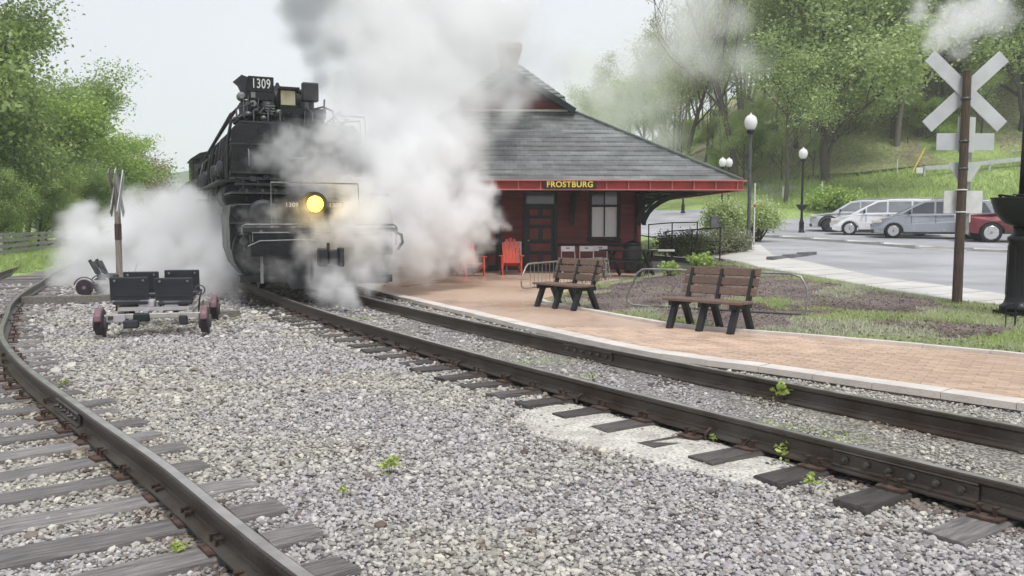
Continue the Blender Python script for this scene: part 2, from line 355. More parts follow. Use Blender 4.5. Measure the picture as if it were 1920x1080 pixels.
def text_mesh(name, s, size, m, parent, loc, rot, depth=.004, bold=0.0, sx=1.0):
    cu = bpy.data.curves.new(name, 'FONT'); cu.body = s; cu.size = size; cu.align_x = 'CENTER'; cu.align_y = 'CENTER'; cu.extrude = depth; cu.offset = bold; cu.space_character = 1.08
    t = bpy.data.objects.new(name, cu); COL.objects.link(t); dg = bpy.context.evaluated_depsgraph_get()
    me = bpy.data.meshes.new_from_object(t.evaluated_get(dg)); bpy.data.objects.remove(t); me.materials.clear(); me.materials.append(M[m])
    o = bpy.data.objects.new(name, me); COL.objects.link(o); o.location = loc; o.rotation_euler = rot; o.scale = (sx, 1, 1); o.parent = parent; return o

# ---------------------------------------------------------------- terrain
def sst(t): t = np.clip(t, 0, 1); return t * t * (3 - 2 * t)
PY = [0, 10, 15, 20, 25, 30, 35, 40, 44, 52, 60, 75, 100, 160, 700]
PZ = [.05, .1, .2, .35, .5, .68, .86, 1.03, 1.18, 1.6, 2.15, 3.3, 4.6, 8, 14]
XNY = [0, 7.14, 7.98, 8.98, 9.71, 11.05, 12.83, 14.02, 18.55, 23, 31, 60]; XNX = [9, 4.34, 3.53, 2.69, 1.84, 1.04, .1, -.46, -2.71, -4.7, -8.3, -21]
XFY = [0, 9.69, 10.43, 10.96, 11.74, 12.56, 14.68, 16.78, 21.7, 25.2, 28, 36, 45, 60]; XFX = [12, 5.86, 5.09, 4.48, 3.51, 2.37, 1.38, .42, 2.04, 3.8, 4.4, 5.0, -6, -14]
def H(x, y):
    x = np.asarray(x, float); y = np.asarray(y, float)
    prof = np.interp(y, PY, PZ); xn = np.interp(y, XNY, XNX); xf = np.interp(y, XFY, XFX)
    h = .075 * sst((x - xn) / .05) + (prof - .075) * sst((x - xf + .05) / 3.5)
    h = h + .55 * np.maximum(0, x - 10) * sst((y - 50) / 45.)
    return h
def HZ(x, y): return float(H(x, y))
def resample(pts, n):
    p = np.array(pts, float); d = np.r_[0, np.cumsum(np.linalg.norm(np.diff(p, axis=0), axis=1))]; t = np.linspace(0, d[-1], n)
    return np.stack([np.interp(t, d, p[:, k]) for k in range(p.shape[1])], 1)
def smooth_path(pts, step):
    """Catmull-Rom through pts, resampled at step"""
    p = [np.array(q, float) for q in pts]; p = [2 * p[0] - p[1]] + p + [2 * p[-1] - p[-2]]; o = []
    for i in range(1, len(p) - 2):
        for t in np.linspace(0, 1, 10, endpoint=False):
            a, b, c, d = p[i - 1], p[i], p[i + 1], p[i + 2]
            o.append(.5 * (2 * b + (c - a) * t + (2 * a - 5 * b + 4 * c - d) * t * t + (3 * b - a - 3 * c + d) * t ** 3))
    o.append(p[-2]); o = np.array(o); L = np.linalg.norm(np.diff(o, axis=0), axis=1).sum()
    return resample(o, max(2, int(L / step)))
def loft(name, A, B, off, m, n=40, k=8, z=None, parent=None, skirt=0, kind='structure'):
    a = resample(A, n); b = resample(B, n); mb = MB(); vs = []
    for i in range(n):
        for j in range(k + 1):
            q = a[i] + (b[i] - a[i]) * j / k; zz = (HZ(q[0], q[1]) if z is None else z) + off; vs.append((q[0], q[1], zz))
    fs = [(i * (k + 1) + j, i * (k + 1) + j + 1, (i + 1) * (k + 1) + j + 1, (i + 1) * (k + 1) + j) for i in range(n - 1) for j in range(k)]
    mb.add(vs, fs, True)
    if skirt:
        for ring in (range(0, n), ):
            for jj in (0, k):
                e = [vs[i * (k + 1) + jj] for i in range(n)]; lo = [(x, y, zz - skirt) for x, y, zz in e]
                mb.add(e + lo, [(i, i + 1, n + i + 1, n + i) for i in range(n - 1)])
    o = mb.build(name, m, parent)
    if kind and not parent: o['kind'] = kind
    return o
# ================================================================ SETTING
def ground():
    xs = np.r_[-830, -600, -400, -280, -200, -140, -100, -80, -64, np.arange(-52, -24, 3.), np.arange(-24, 26, .6), np.arange(26, 60, 2.), np.arange(62, 160, 6.), 200, 280, 400, 600, 830]
    ys = np.r_[-30, -15, -6, np.arange(0, 60, .6), np.arange(60, 130, 2.), np.arange(132, 240, 8.), 280, 340, 420, 520, 700, 880]
    X, Y = np.meshgrid(xs, ys); Z = H(X, Y) - .045
    Z = np.where((X > 60), np.minimum(Z, H(60 + 0 * X, Y) + (X - 60) * .1), Z)
    Z += np.where(np.abs(X) + Y > 70, .25 * np.sin(X * .31) * np.cos(Y * .23), 0)
    # low grass bank left of the yard
    edge = np.interp(Y, [0, 25, 29, 40, 60], [-14.4, -15.3, -16.2, -19.5, -26])
    Z = Z + .34 * sst((edge - X) / .9) * (Y < 200)
    n, k = Y.shape; mb = MB()
    mb.add(np.stack([X, Y, Z], -1).reshape(-1, 3).tolist(), [(i * k + j, i * k + j + 1, (i + 1) * k + j + 1, (i + 1) * k + j) for i in range(n - 1) for j in range(k - 1)], True)
    o = mb.build('ground', 'grass_ground'); o['kind'] = 'structure'
    return o
ground()
XN = list(zip(XNX, XNY)); XF = list(zip(XFX, XFY))
def xn(y): return float(np.interp(y, XNY, XNX))
def xf(y): return float(np.interp(y, XFY, XFX))
ys_ = list(np.linspace(0, 44, 60))
loft('ballast_bed', [(float(np.interp(y, [0, 25, 29, 40, 60], [-14.4, -15.3, -16.2, -19.5, -26])), y) for y in ys_], [(xn(y) - .01, y) for y in ys_], -.02, 'gravel', 60, 24, z=0.0)

# brick platform: slab, pavers, edge strips
PN = [(xn(y), y) for y in np.linspace(3.0, 30, 50)]
PFy = [3.0, 9.69, 10.43, 10.96, 11.74, 12.56, 14.68, 16.78, 21.7, 25.2, 28, 30]
PF = [(xf(y), y) for y in np.linspace(3.0, 30, 50)]
plat = loft('brick_platform', PN, PF, .085, 'brick_paving', 90, 10, z=0.0, skirt=.12)
def strip(name, path, w, h, z0, m, parent=None, seg=None, drape=False, gap=.006, side=1, kind=None):
    """a row of edging stones along a path, each its own piece when parent is given"""
    p = resample(path, max(2, int(np.linalg.norm(np.diff(np.array(path), axis=0), axis=1).sum() / seg) + 1)); out = []
    for i in range(len(p) - 1):
        a, b = p[i], p[i + 1]; d = (b - a) / np.linalg.norm(b - a); nn = np.array([-d[1], d[0]]) * side
        a = a + d * gap / 2; b = b - d * gap / 2; zz = (HZ(*(a + b) / 2) if drape else 0) + z0; j = random.uniform(-.004, .004)
        mb = MB(); vs = []
        for q in (0, h + j):
            for s in (a, b, b + nn * w, a + nn * w): vs.append((s[0], s[1], zz + q))
        mb.add(vs, [(0, 3, 2, 1), (4, 5, 6, 7), (0, 1, 5, 4), (1, 2, 6, 5), (2, 3, 7, 6), (3, 0, 4, 7)]); out.append(mb)
    return out
edge_n = strip('edge_stone', [(x - .045, y - .03) for x, y in PN], .25, .066, .038, 'paver_edge', seg=.62, side=-1)
for q, mb in enumerate(edge_n[:60]): mb.build('edge_stone', 'paver_edge', plat)
PFe = [(xf(y), y) for y in np.linspace(3.0, 17.0, 40)]
for mb in strip('kerb_stone', PFe, .11, .07, .055, 'paver_edge', seg=.75, side=-1): mb.build('kerb_stone', 'paver_edge', plat)
# bricks laid in courses across the near end of the platform (300 singly, the rest of the near field joined)
th = R(-33); ca, sa = math.cos(th), math.sin(th)   # course direction follows the platform
bm1 = MB().box((0, 0, 0), (.196, .096, .024)); bricks = []
for iu in range(-90, 90):
    for iv in range(-90, 90):
        u = iu * .205 + (.1025 if iv % 2 else 0); v = iv * .105
        dx, dy = -ca * u - sa * v, -(-sa * u) * 1.0 - ca * v
        X = 5.0 - sa * v + ca * u; Y = 9.0 + sa * u + ca * v
        if Y < 5.2 or Y > 12.5: continue
        if X < xn(Y) + .33 or X > xf(Y) - .12: continue
        if abs(X) > .64 * Y + .3: continue
        bricks.append((X, Y))
bricks.sort(key=lambda p: p[1]); print('bricks', len(bricks))
b0 = None
for X, Y in bricks[:300]:
    zz = .0785 + random.uniform(-.0015, .0025)
    if b0 is None: b0 = bm1.build('brick', 'brick_paver', plat); o = b0
    else: o = b0.copy(); COL.objects.link(o)
    o.location = (X, Y, zz); o.rotation_euler = (random.uniform(-.006, .006), random.uniform(-.006, .006), th + random.uniform(-.008, .008))
far = MB()
for X, Y in bricks[300:]:
    far.box((X, Y, .0785 + random.uniform(-.0015, .0025)), (.196, .096, .024), (0, 0, th + random.uniform(-.008, .008)))
fo = far.build('paving_bricks', 'brick_paver', plat); fo['kind'] = 'stuff'

# planting bed, sidewalk, street, kerb, car park
SWL = [(9.6, 8), (8.9, 12), (8.5, 14.5), (8.0, 15.3), (7.55, 17), (7.2, 19.8), (6.55, 22.6), (6.7, 28.4)]
SWU = [(10.9, 8), (10.2, 13), (9.5, 15.5), (9.25, 17.6), (8.55, 19.9), (8.6, 24.5), (8.1, 27), (8.0, 30)]
loft('planting_bed', [(xf(y) + .1, y) for y in np.linspace(5, 27, 40)], SWL[:1] + SWL[1:-1] + [(6.6, 27)], -.012, 'bed_soil', 70, 14)
sw = loft('sidewalk', SWL, SWU, .02, 'kerb', 50, 6, skirt=.1)
sa_, sb_ = resample(SWL, 260), resample(SWU, 260)
for i in range(0, 247, 13):
    vs = []; j = random.uniform(-.002, .003)
    for q in (i, i + 6, i + 12):
        k_ = .12 if q == i + 12 else 0
        for f in (.004, .5, .996):
            c_ = sa_[q] * (1 - f) + sb_[q] * f; vs.append((c_[0], c_[1], HZ(c_[0], c_[1]) + .038 + j))
    lo_v = [(a, b, c - .03) for a, b, c in vs]
    MB().add(vs + lo_v, [(0, 1, 4, 3), (1, 2, 5, 4), (3, 4, 7, 6), (4, 5, 8, 7), (0, 3, 12, 9), (3, 6, 15, 12), (6, 7, 16, 15), (7, 8, 17, 16), (8, 5, 14, 17), (5, 2, 11, 14), (2, 1, 10, 11), (1, 0, 9, 10)]).build('paving_slab', 'concrete', sw)
FK = [(19, 20), (17.3, 28.2), (16.2, 29.6), (14.7, 30.6), (14.1, 33.3), (12.9, 36.3), (11.3, 40.2), (10.0, 46), (14, 58.5), (22, 66)]
NK = [(10.8, 8), (10.1, 13), (9.4, 15.6), (9.15, 17.7), (8.5, 20), (8.5, 24.5), (7.9, 29), (7.0, 38), (4.5, 50), (10, 67.5), (16, 74)]
loft('street', NK, FK, .012, 'asphalt', 110, 12)
loft('apron', [(6.6, 22.7), (6.7, 28.4), (6.2, 32)], [(8.6, 22.7), (8.4, 27.5), (9.6, 33)], .04, 'concrete', 20, 6, skirt=.1)
loft('car_park', [(18.3, 22), (16.8, 30.5), (15.0, 33.6), (13.9, 37), (12.3, 41), (12.4, 47), (15.5, 54)], [(60, 20), (60, 30), (58, 34), (50, 40), (45, 46), (38, 52), (24, 57)], .03, 'asphalt', 60, 20)
kb = loft('traffic_island', [(x, y) for x, y in FK[1:8]], [(x + .95, y + .8) for x, y in FK[1:8]], .055, 'concrete', 50, 4, skirt=.16)
for mb in strip('kerb_stone', [(a - .02, b - .02) for a, b in FK[1:8]], .16, .13, -.02, 'kerb', seg=1.9, drape=True, side=-1): mb.build('kerb_stone', 'kerb', kb)
st2 = strip('kerb_stone', [(7.75, 25.3), (10.0, 28.0)], .22, .12, .0, 'kerb_dark', seg=1.15, drape=True)
kd = thing('kerb_piece', 'short grey raised kerb lying where the concrete apron meets the street', 'kerb', (0, 0, 0))
for mb in st2: mb.build('kerb_stone', 'kerb_dark', kd)
# pale painted line on the street
loft('road_marking', [(9.6, 30.5), (11.6, 30.0), (14.2, 28.2)], [(9.6, 30.62), (11.6, 30.14), (14.2, 28.34)], .02, 'white_paint', 20, 1)
# distant ridge
def ridge():
    n = 60; mb = MB(); vs = []
    for i in range(n):
        x = -520 + i * 12; h = 33 + 4 * math.sin(i * .35) + 3 * math.sin(i * .9 + 1); h *= float(sst((x + 560) / 180)) * (1 - .55 * float(sst((x + 120) / 260)))
        for j, (yy, k) in enumerate(((430, 0), (480, .7), (520, 1), (620, .5), (700, 0))): vs.append((x, yy, h * k + random.uniform(-.8, .8)))
    mb.add(vs, [(i * 5 + j, i * 5 + j + 1, i * 5 + j + 6, i * 5 + j + 5) for i in range(n - 1) for j in range(4)], True)
    o = mb.build('distant_hill', 'hill_far'); o['kind'] = 'structure'
ridge()
# forest floor patch on the hillside
loft('hillside_floor', [(8, 84), (14, 75), (20, 69), (27, 66.6), (34, 65.6), (46, 66), (60, 64)], [(2, 150), (8, 150), (16, 150), (26, 150), (40, 150), (50, 150), (60, 150)], .12, 'forest_floor', 60, 30)
# low earth bank with dark edge at the grass left of the yard -> part of ground

# ================================================================ TRACKS
cN = (.00823378, -.77305741, 6.01301718)
near1 = [(cN[0] * y * y + cN[1] * y + cN[2], y) for y in np.arange(1.0, 19.5, .5)]
x0, y0 = near1[-1]; near1 += [(x0 - math.sin(R(24)) * t, y0 + math.cos(R(24)) * t) for t in np.arange(1, 40, 1.5)]
# near1 is the head's left edge; centre of the head is .035 to the right
def offset(path, d):
    p = np.array(path, float); t = np.gradient(p, axis=0); t /= np.linalg.norm(t, axis=1)[:, None]; return p + np.stack([t[:, 1], -t[:, 0]], 1) * d
railA = offset(near1, .035); railB = offset(near1, .035 + 1.44)
near2 = smooth_path([(.9, 1.3), (.05, 2.3), (-.86, 3.36), (-1.51, 4.21), (-2.09, 4.98), (-2.86, 5.92), (-3.69, 6.95), (-4.59, 8.08), (-5.6, 9.45), (-6.69, 11.09), (-7.98, 13.41), (-8.98, 15.23), (-10.26, 17.88), (-11.9, 21.6), (-13.9, 26), (-16, 31), (-20, 41)], .35)
railC = near2; railD = offset(near2, -1.44)
PROF = [(-.07, 0), (.07, 0), (.07, .012), (.014, .034), (.009, .05), (.009, .115), (.016, .126), (.036, .136), (.036, .162), (.030, .169), (-.030, .169), (-.036, .162), (-.036, .136), (-.016, .126), (-.009, .115), (-.009, .05), (-.014, .034), (-.07, .012)]
def rail(path, z, parent, name='rail', m='rail_steel', prof=PROF, smooth=False):
    p = np.array(path); t = np.gradient(p, axis=0); t /= np.linalg.norm(t, axis=1)[:, None]; n = len(p); k = len(prof); vs = []
    for i in range(n):
        rx, ry = t[i][1], -t[i][0]
        for a, b in prof: vs.append((p[i][0] + rx * a, p[i][1] + ry * a, z + b))
    fs = [(i * k + j, i * k + (j + 1) % k, (i + 1) * k + (j + 1) % k, (i + 1) * k + j) for i in range(n - 1) for j in range(k)]
    fs += [tuple(range(k)), tuple(range((n - 1) * k, n * k))]
    o = MB().add(vs, fs).build(name, m, parent)
    top = MB(); tv = []
    for i in range(n):
        rx, ry = t[i][1], -t[i][0]
        for a in (-.026, .026): tv.append((p[i][0] + rx * a, p[i][1] + ry * a, z + .1695))
    top.add(tv, [(i * 2, i * 2 + 1, i * 2 + 3, i * 2 + 2) for i in range(n - 1)]); top.build('rail_head', 'rail_top', o)
    return o
TOP1 = .03; TIE1 = .018
tr1 = thing('railway_track', 'main track running under the steam locomotive past the brick platform', 'railway track', (0, 0, 0), group='curved railway tracks')
tr2 = thing('railway_track', 'curved siding track sweeping along the left edge with grey sleepers', 'railway track', (0, 0, 0), group='curved railway tracks')
rail(resample(railA, 150), TOP1, tr1); rail(resample(railB, 150), TOP1, tr1)
rail(resample(railC, 120), TOP1, tr2); rail(resample(railD, 120), TOP1, tr2)
def at_s(path, s):
    p = np.array(path); d = np.r_[0, np.cumsum(np.linalg.norm(np.diff(p, axis=0), axis=1))]
    q = np.array([np.interp(s, d, p[:, 0]), np.interp(s, d, p[:, 1])]); q2 = np.array([np.interp(s + .05, d, p[:, 0]), np.interp(s + .05, d, p[:, 1])]); t = (q2 - q) / np.linalg.norm(q2 - q); return q, t
def s_of_y(path, y):
    p = np.array(path); d = np.r_[0, np.cumsum(np.linalg.norm(np.diff(p, axis=0), axis=1))]; return float(np.interp(y, p[:, 1], d))
TIES = []   # (cx, cy, angle, half length, half width) rectangles kept clear of stones
def sleeper(track, c, ang, L, wd, top, m, tilt=0):
    mb = MB(); n = 7; vs = []
    for i in range(n):
        u = -L / 2 + L * i / (n - 1)
        for a, b in ((-wd / 2, -.16), (wd / 2, -.16), (wd / 2, -.012), (wd / 2 - .012, 0), (-wd / 2 + .012, 0), (-wd / 2, -.012)):
            jx = random.uniform(-.008, .008) if b > -.1 else 0
            vs.append((u + (random.uniform(-.02, .02) if i in (0, n - 1) else 0), a + jx, b + (random.uniform(-.006, .004) if b > -.05 else 0)))
    fs = [(i * 6 + j, i * 6 + (j + 1) % 6, (i + 1) * 6 + (j + 1) % 6, (i + 1) * 6 + j) for i in range(n - 1) for j in range(6)] + [tuple(range(6)), tuple(range((n - 1) * 6, n * 6))]
    o = mb.add(vs, fs).build('sleeper', m, track); o.location = (c[0], c[1], top); o.rotation_euler = (tilt, 0, ang)
    TIES.append((c[0], c[1], ang, L / 2, wd / 2)); return o
plate_me = None
def plate(par, u, L_in=True):
    """rusty tie plate with two spikes, in the sleeper's own frame"""
    mb = MB().box((0, 0, .007), (.30, .17, .014)); o = mb.build('tie_plate', 'rust', par, (u, 0, 0))
    for sx, sy in ((-.095, .045), (.095, -.045), (-.095, -.04)):
        mb = MB().box((0, 0, .03), (.016, .016, .04)).box((0.012 * (1 if sx < 0 else -1), 0, .052), (.042, .028, .012)); mb.build('spike', 'rust_dark', par, (u + sx, sy, .01))
# track 1: sleepers square to the track, ends proud on the left
s = s_of_y(railA, 2.0); S1 = 0
while True:
    q, t = at_s(railA, s)
    if q[1] > 27: break
    r = np.array([t[1], -t[0]]); L = 2.55; c = q + r * (.72 + random.uniform(-.05, .05)); ang = math.atan2(r[1], r[0]) + random.uniform(-.03, .03)
    o = sleeper(tr1, c, ang, L, random.uniform(.2, .24), TIE1 + random.uniform(-.012, .006), 'sleeper_dark' if q[1] > 5 else 'sleeper_wood', random.uniform(-.03, .03))
    if q[1] < 16: plate(o, -.72); 
    S1 += 1; s += random.uniform(.50, .58)
s = s_of_y(railC, 1.6)
while True:
    q, t = at_s(railC, s)
    if q[1] > 27: break
    r = np.array([t[1], -t[0]]); c = q - r * (.80 + random.uniform(-.06, .06)); ang = math.atan2(r[1], r[0]) + random.uniform(-.05, .05)
    o = sleeper(tr2, c, ang, 2.5 + random.uniform(-.08, .08), random.uniform(.2, .24), TIE1 - .004 + random.uniform(-.012, .008), 'sleeper_wood', random.uniform(-.03, .03))
    if q[1] < 16: plate(o, .80); 
    if q[1] < 9 and False: plate(o, -.72)
    s += random.uniform(.5, .57)
# joint bars (fishplates) with bolts
def joint(path, y, side, parent, L=.92, z=TOP1):
    s = s_of_y(path, y); q, t = at_s(path, s - L / 2); q2, _ = at_s(path, s + L / 2); r = np.array([t[1], -t[0]]) * side
    d = (q2 - q) / np.linalg.norm(q2 - q); a0 = math.atan2(d[1], d[0]); mid = (q + q2) / 2
    pr = [(.012, .036), (.052, .022), (.052, .034), (.030, .046), (.026, .112), (.044, .124), (.034, .133), (.014, .128)]
    mb = MB(); vs = []
    for e in (q, q2):
        for a, b in pr: vs.append((e[0] + r[0] * a, e[1] + r[1] * a, z + b))
    k = len(pr); mb.add(vs, [tuple(range(k)), tuple(range(2 * k - 1, k - 1, -1))] + [(j, (j + 1) % k, k + (j + 1) % k, k + j) for j in range(k)])
    jb = mb.build('joint_bar', 'rail_steel', parent)
    for i in range(6):
        u = -L / 2 + .09 + (L - .18) * i / 5; p = mid + d * u
        b = MB(); P0 = Vector((p[0] + r[0] * .024, p[1] + r[1] * .024, z + .079)); P1 = Vector((p[0] + r[0] * .048, p[1] + r[1] * .048, z + .079)); P2 = Vector((p[0] + r[0] * (.07 if i % 2 else .055), p[1] + r[1] * (.07 if i % 2 else .055), z + .079))
        b.tube([P0, P1], .021, 6, smooth=False).tube([P1, P2], .011, 6); b.build('bolt', 'steel_dull', jb)
joint(railA, 5.05, -1, tr1); joint(railB, 9.9, -1, tr1); joint(railC, 6.75, -1, tr2, .8)
# anchors clipped on the rail foot
for y in (6.9, 6.3, 6.0, 7.6, 8.6, 9.5, 10.5, 11.7):
    q, t = at_s(railA, s_of_y(railA, y)); r = np.array([t[1], -t[0]])
    MB().tube([(q[0] - r[0] * .03, q[1] - r[1] * .03, TOP1 + .05), (q[0] - r[0] * .085, q[1] - r[1] * .085, TOP1 + .026), (q[0] - r[0] * .09, q[1] - r[1] * .09, TOP1 - .02)], .013, 6).build('rail_anchor', 'rust_dark', tr1)
# loose rails lying across the yard
def loose(a, b, label, z=.0):
    o = MB().beam((a[0], a[1], z + .07), (b[0], b[1], z + .07), .14, .17).build('loose_timber', 'timber_grey', bevel=.008); tag(o, label, 'timber'); return o
loose((-9.95, 17.0), (-7.2, 18.0), 'long weathered timber lying across the ballast beside the curved siding', 0)
loose((-5.25, 14.55), (-4.75, 14.8), 'short weathered timber end lying on the ballast right of the rail bike', -.04)

# ================================================================ BALLAST STONES
def stone_src(mname='ballast_stone'):
    c = bpy.data.collections.new('ballast_stones_source'); objs = []
    for k in range(8):
        b = bmesh.new(); bmesh.ops.create_icosphere(b, subdivisions=1, radius=1)
        for v in b.verts:
            v.co *= random.uniform(.68, 1.12); v.co.x *= 1.15; v.co.z *= .62
        me = bpy.data.meshes.new('stone'); b.to_mesh(me); b.free(); me.materials.append(M[mname])
        o = bpy.data.objects.new('stone', me); c.objects.link(o); objs.append(o)
    return c
def instancer(name, pts, scl, rot, coll, pick=True, mat_=None):
    me = bpy.data.meshes.new(name); me.from_pydata([tuple(p) for p in pts], [], [])
    a = me.attributes.new('scl', 'FLOAT', 'POINT'); a.data.foreach_set('value', np.array(scl, 'f'))
    a = me.attributes.new('rot', 'FLOAT_VECTOR', 'POINT'); a.data.foreach_set('vector', np.array(rot, 'f').ravel())
    o = bpy.data.objects.new(name, me); COL.objects.link(o); o['kind'] = 'stuff'
    g = bpy.data.node_groups.new(name, 'GeometryNodeTree'); g.interface.new_socket('Geometry', in_out='INPUT', socket_type='NodeSocketGeometry'); g.interface.new_socket('Geometry', in_out='OUTPUT', socket_type='NodeSocketGeometry')
    N = g.nodes.new; i = N('NodeGroupInput'); u = N('NodeGroupOutput'); ip = N('GeometryNodeInstanceOnPoints'); ci = N('GeometryNodeCollectionInfo')
    ci.inputs['Collection'].default_value = coll; ci.inputs['Separate Children'].default_value = True; ip.inputs['Pick Instance'].default_value = True
    s = N('GeometryNodeInputNamedAttribute'); s.data_type = 'FLOAT'; s.inputs['Name'].default_value = 'scl'
    r = N('GeometryNodeInputNamedAttribute'); r.data_type = 'FLOAT_VECTOR'; r.inputs['Name'].default_value = 'rot'
    L = g.links.new; L(i.outputs[0], ip.inputs['Points']); L(ci.outputs[0], ip.inputs['Instance']); L(s.outputs[0], ip.inputs['Scale']); L(r.outputs[0], ip.inputs['Rotation']); L(ip.outputs[0], u.inputs[0])
    md = o.modifiers.new('scatter', 'NODES'); md.node_group = g; return o
railA_a = np.array(railA); railB_a = np.array(railB); railC_a = np.array(railC); railD_a = np.array(railD)
def xat(path, y): 
    p = path[np.argsort(path[:, 1])]; return np.interp(y, p[:, 1], p[:, 0])
SAND = np.array([(.0, 7.15), (.12, 6.55), (.6, 6.05), (1.1, 5.55), (1.55, 5.15), (1.85, 5.2), (1.98, 5.6), (1.6, 6.1), (1.1, 6.9), (.45, 7.75), (.1, 7.5)])
def inpoly(P, x, y):
    ins = np.zeros(len(x), bool); j = len(P) - 1
    for i in range(len(P)):
        c = ((P[i][1] > y) != (P[j][1] > y)) & (x < (P[j][0] - P[i][0]) * (y - P[i][1]) / (P[j][1] - P[i][1] + 1e-12) + P[i][0]); ins ^= c; j = i
    return ins
def scatter():
    P = []; 
    for (y0, y1, sp, size) in ((2.9, 5.2, .0245, .0155), (5.2, 8.0, .030, .018), (8.0, 12, .041, .0225), (12, 17, .072, .034), (17, 23, .12, .045)):
        W = .64 * y1 + .4; nx = int(2 * W / sp); ny = int((y1 - y0) / sp)
        gx, gy = np.meshgrid(np.linspace(-W, W, nx), np.linspace(y0, y1, ny)); gx = gx.ravel() + rng.uniform(-.5, .5, nx * ny) * sp; gy = gy.ravel() + rng.uniform(-.5, .5, nx * ny) * sp
        keep = (np.abs(gx) < .63 * gy + .25) & (gx < np.interp(gy, XNY, XNX) - .02) & (gx > -14.5)
        gx = gx[keep]; gy = gy[keep]; s = size * rng.lognormal(-.1, .32, len(gx)); z = -.018 + rng.uniform(-.3, .5, len(gx)) * s
        P.append(np.stack([gx, gy, z, s], 1))
    P = np.concatenate(P); x, y = P[:, 0], P[:, 1]
    a = xat(railA_a, y); b = xat(railB_a, y); c = xat(railC_a, y); d = xat(railD_a, y)
    slopeA = .82; # rough lateral correction
    inside1 = (x > a + .05) & (x < b - .05)
    P[inside1, 3] *= .72; P[inside1, 2] += .035 + .01 * np.sin(x[inside1] * 9)
    right1 = x > b + .05; P[right1, 3] *= .8; P[right1, 2] += .03
    k = np.ones(len(P), bool)
    for path, w in ((a, .1), (b, .1), (c, .1), (d, .1)):
        pass
    for arr in (railA_a, railB_a, railC_a, railD_a):
        p = arr[np.argsort(arr[:, 1])]; xx = np.interp(y, p[:, 1], p[:, 0]); sl = np.interp(y, p[:, 1], np.gradient(p[:, 0], p[:, 1])); k &= np.abs(x - xx) / np.sqrt(1 + sl * sl) > .055 + P[:, 3] * .4
    on = np.zeros(len(P), bool)
    for cx, cy, ang, hl, hw in TIES:
        sel = np.where((np.abs(x - cx) < 1.5) & (np.abs(y - cy) < 1.5))[0]
        dx = x[sel] - cx; dy = y[sel] - cy; u = dx * math.cos(ang) + dy * math.sin(ang); v = -dx * math.sin(ang) + dy * math.cos(ang)
        on[sel[(np.abs(u) < hl) & (np.abs(v) < hw - .01)]] = True
    # sleepers of the main track are buried between its rails and on its right; elsewhere they stay mostly clear
    k &= ~(on & ~inside1 & ~right1 & (rng.random(len(P)) > np.where(x < a - 1.6, .16, .06)))
    sa = inpoly(SAND, x + rng.normal(0, .05, len(x)), y + rng.normal(0, .05, len(x))); k &= ~(sa & (rng.random(len(P)) > .45)); P[sa, 3] *= .6; P[sa, 2] += .012
    near = np.zeros(len(P), bool)
    for arr in (railA_a, railB_a, railC_a, railD_a):
        p = arr[np.argsort(arr[:, 1])]; xx = np.interp(y, p[:, 1], p[:, 0]); sl = np.interp(y, p[:, 1], np.gradient(p[:, 0], p[:, 1])); dd = np.abs(x - xx) / np.sqrt(1 + sl * sl); near |= dd < .09 + np.abs(rng.normal(0, .13, len(P)))
    near |= rng.random(len(P)) < .05
    near = near[k]; P = P[k]; print('stones', len(P))
    rot = np.stack([rng.uniform(-.5, .5, len(P)), rng.uniform(-.5, .5, len(P)), rng.uniform(0, 6.28, len(P))], 1)
    instancer('ballast_gravel', P[~near, :3], P[~near, 3], rot[~near], stone_src()); instancer('stained_gravel', P[near, :3], P[near, 3], rot[near], stone_src('ballast_stone_dirty'))
scatter()
# raised fill between the rails and to their right; sand patch
loft('ballast_fill', offset(near1, .09)[:44], offset(near1, 1.42)[:44], .022, 'gravel_fine', 80, 8, z=0.0)
loft('ballast_shoulder', offset(near1, 1.56)[:50], [(xn(p[1] + .9) - .01, p[1] + .9) for p in offset(near1, 1.56)[:50]], .012, 'gravel_fine', 80, 5, z=0.0)
mb = MB(); n = len(SAND); cx, cy = SAND.mean(0)
rings = []
for k_ in (1.0, .93, .8, .5):
    pts = [];
    for i in range(48):
        t = i / 48 * n; a = SAND[int(t) % n]; b = SAND[(int(t) + 1) % n]; q = a + (b - a) * (t % 1); w_ = k_ * (1 + .05 * math.sin(i * 1.7) + .03 * math.sin(i * 3.1)); pts.append((cx + (q[0] - cx) * w_, cy + (q[1] - cy) * w_))
    rings.append(pts)
vs = []
for r_, zz in zip(rings, (-.025, -.008, -.001, .003)):
    vs += [(a, b, zz + random.uniform(-.002, .003)) for a, b in r_]
fs = [(r * 48 + i, r * 48 + (i + 1) % 48, (r + 1) * 48 + (i + 1) % 48, (r + 1) * 48 + i) for r in range(3) for i in range(48)] + [tuple(range(144, 192))]
so = mb.add(vs, fs, True).build('sand_patch', 'sand'); so['kind'] = 'stuff'
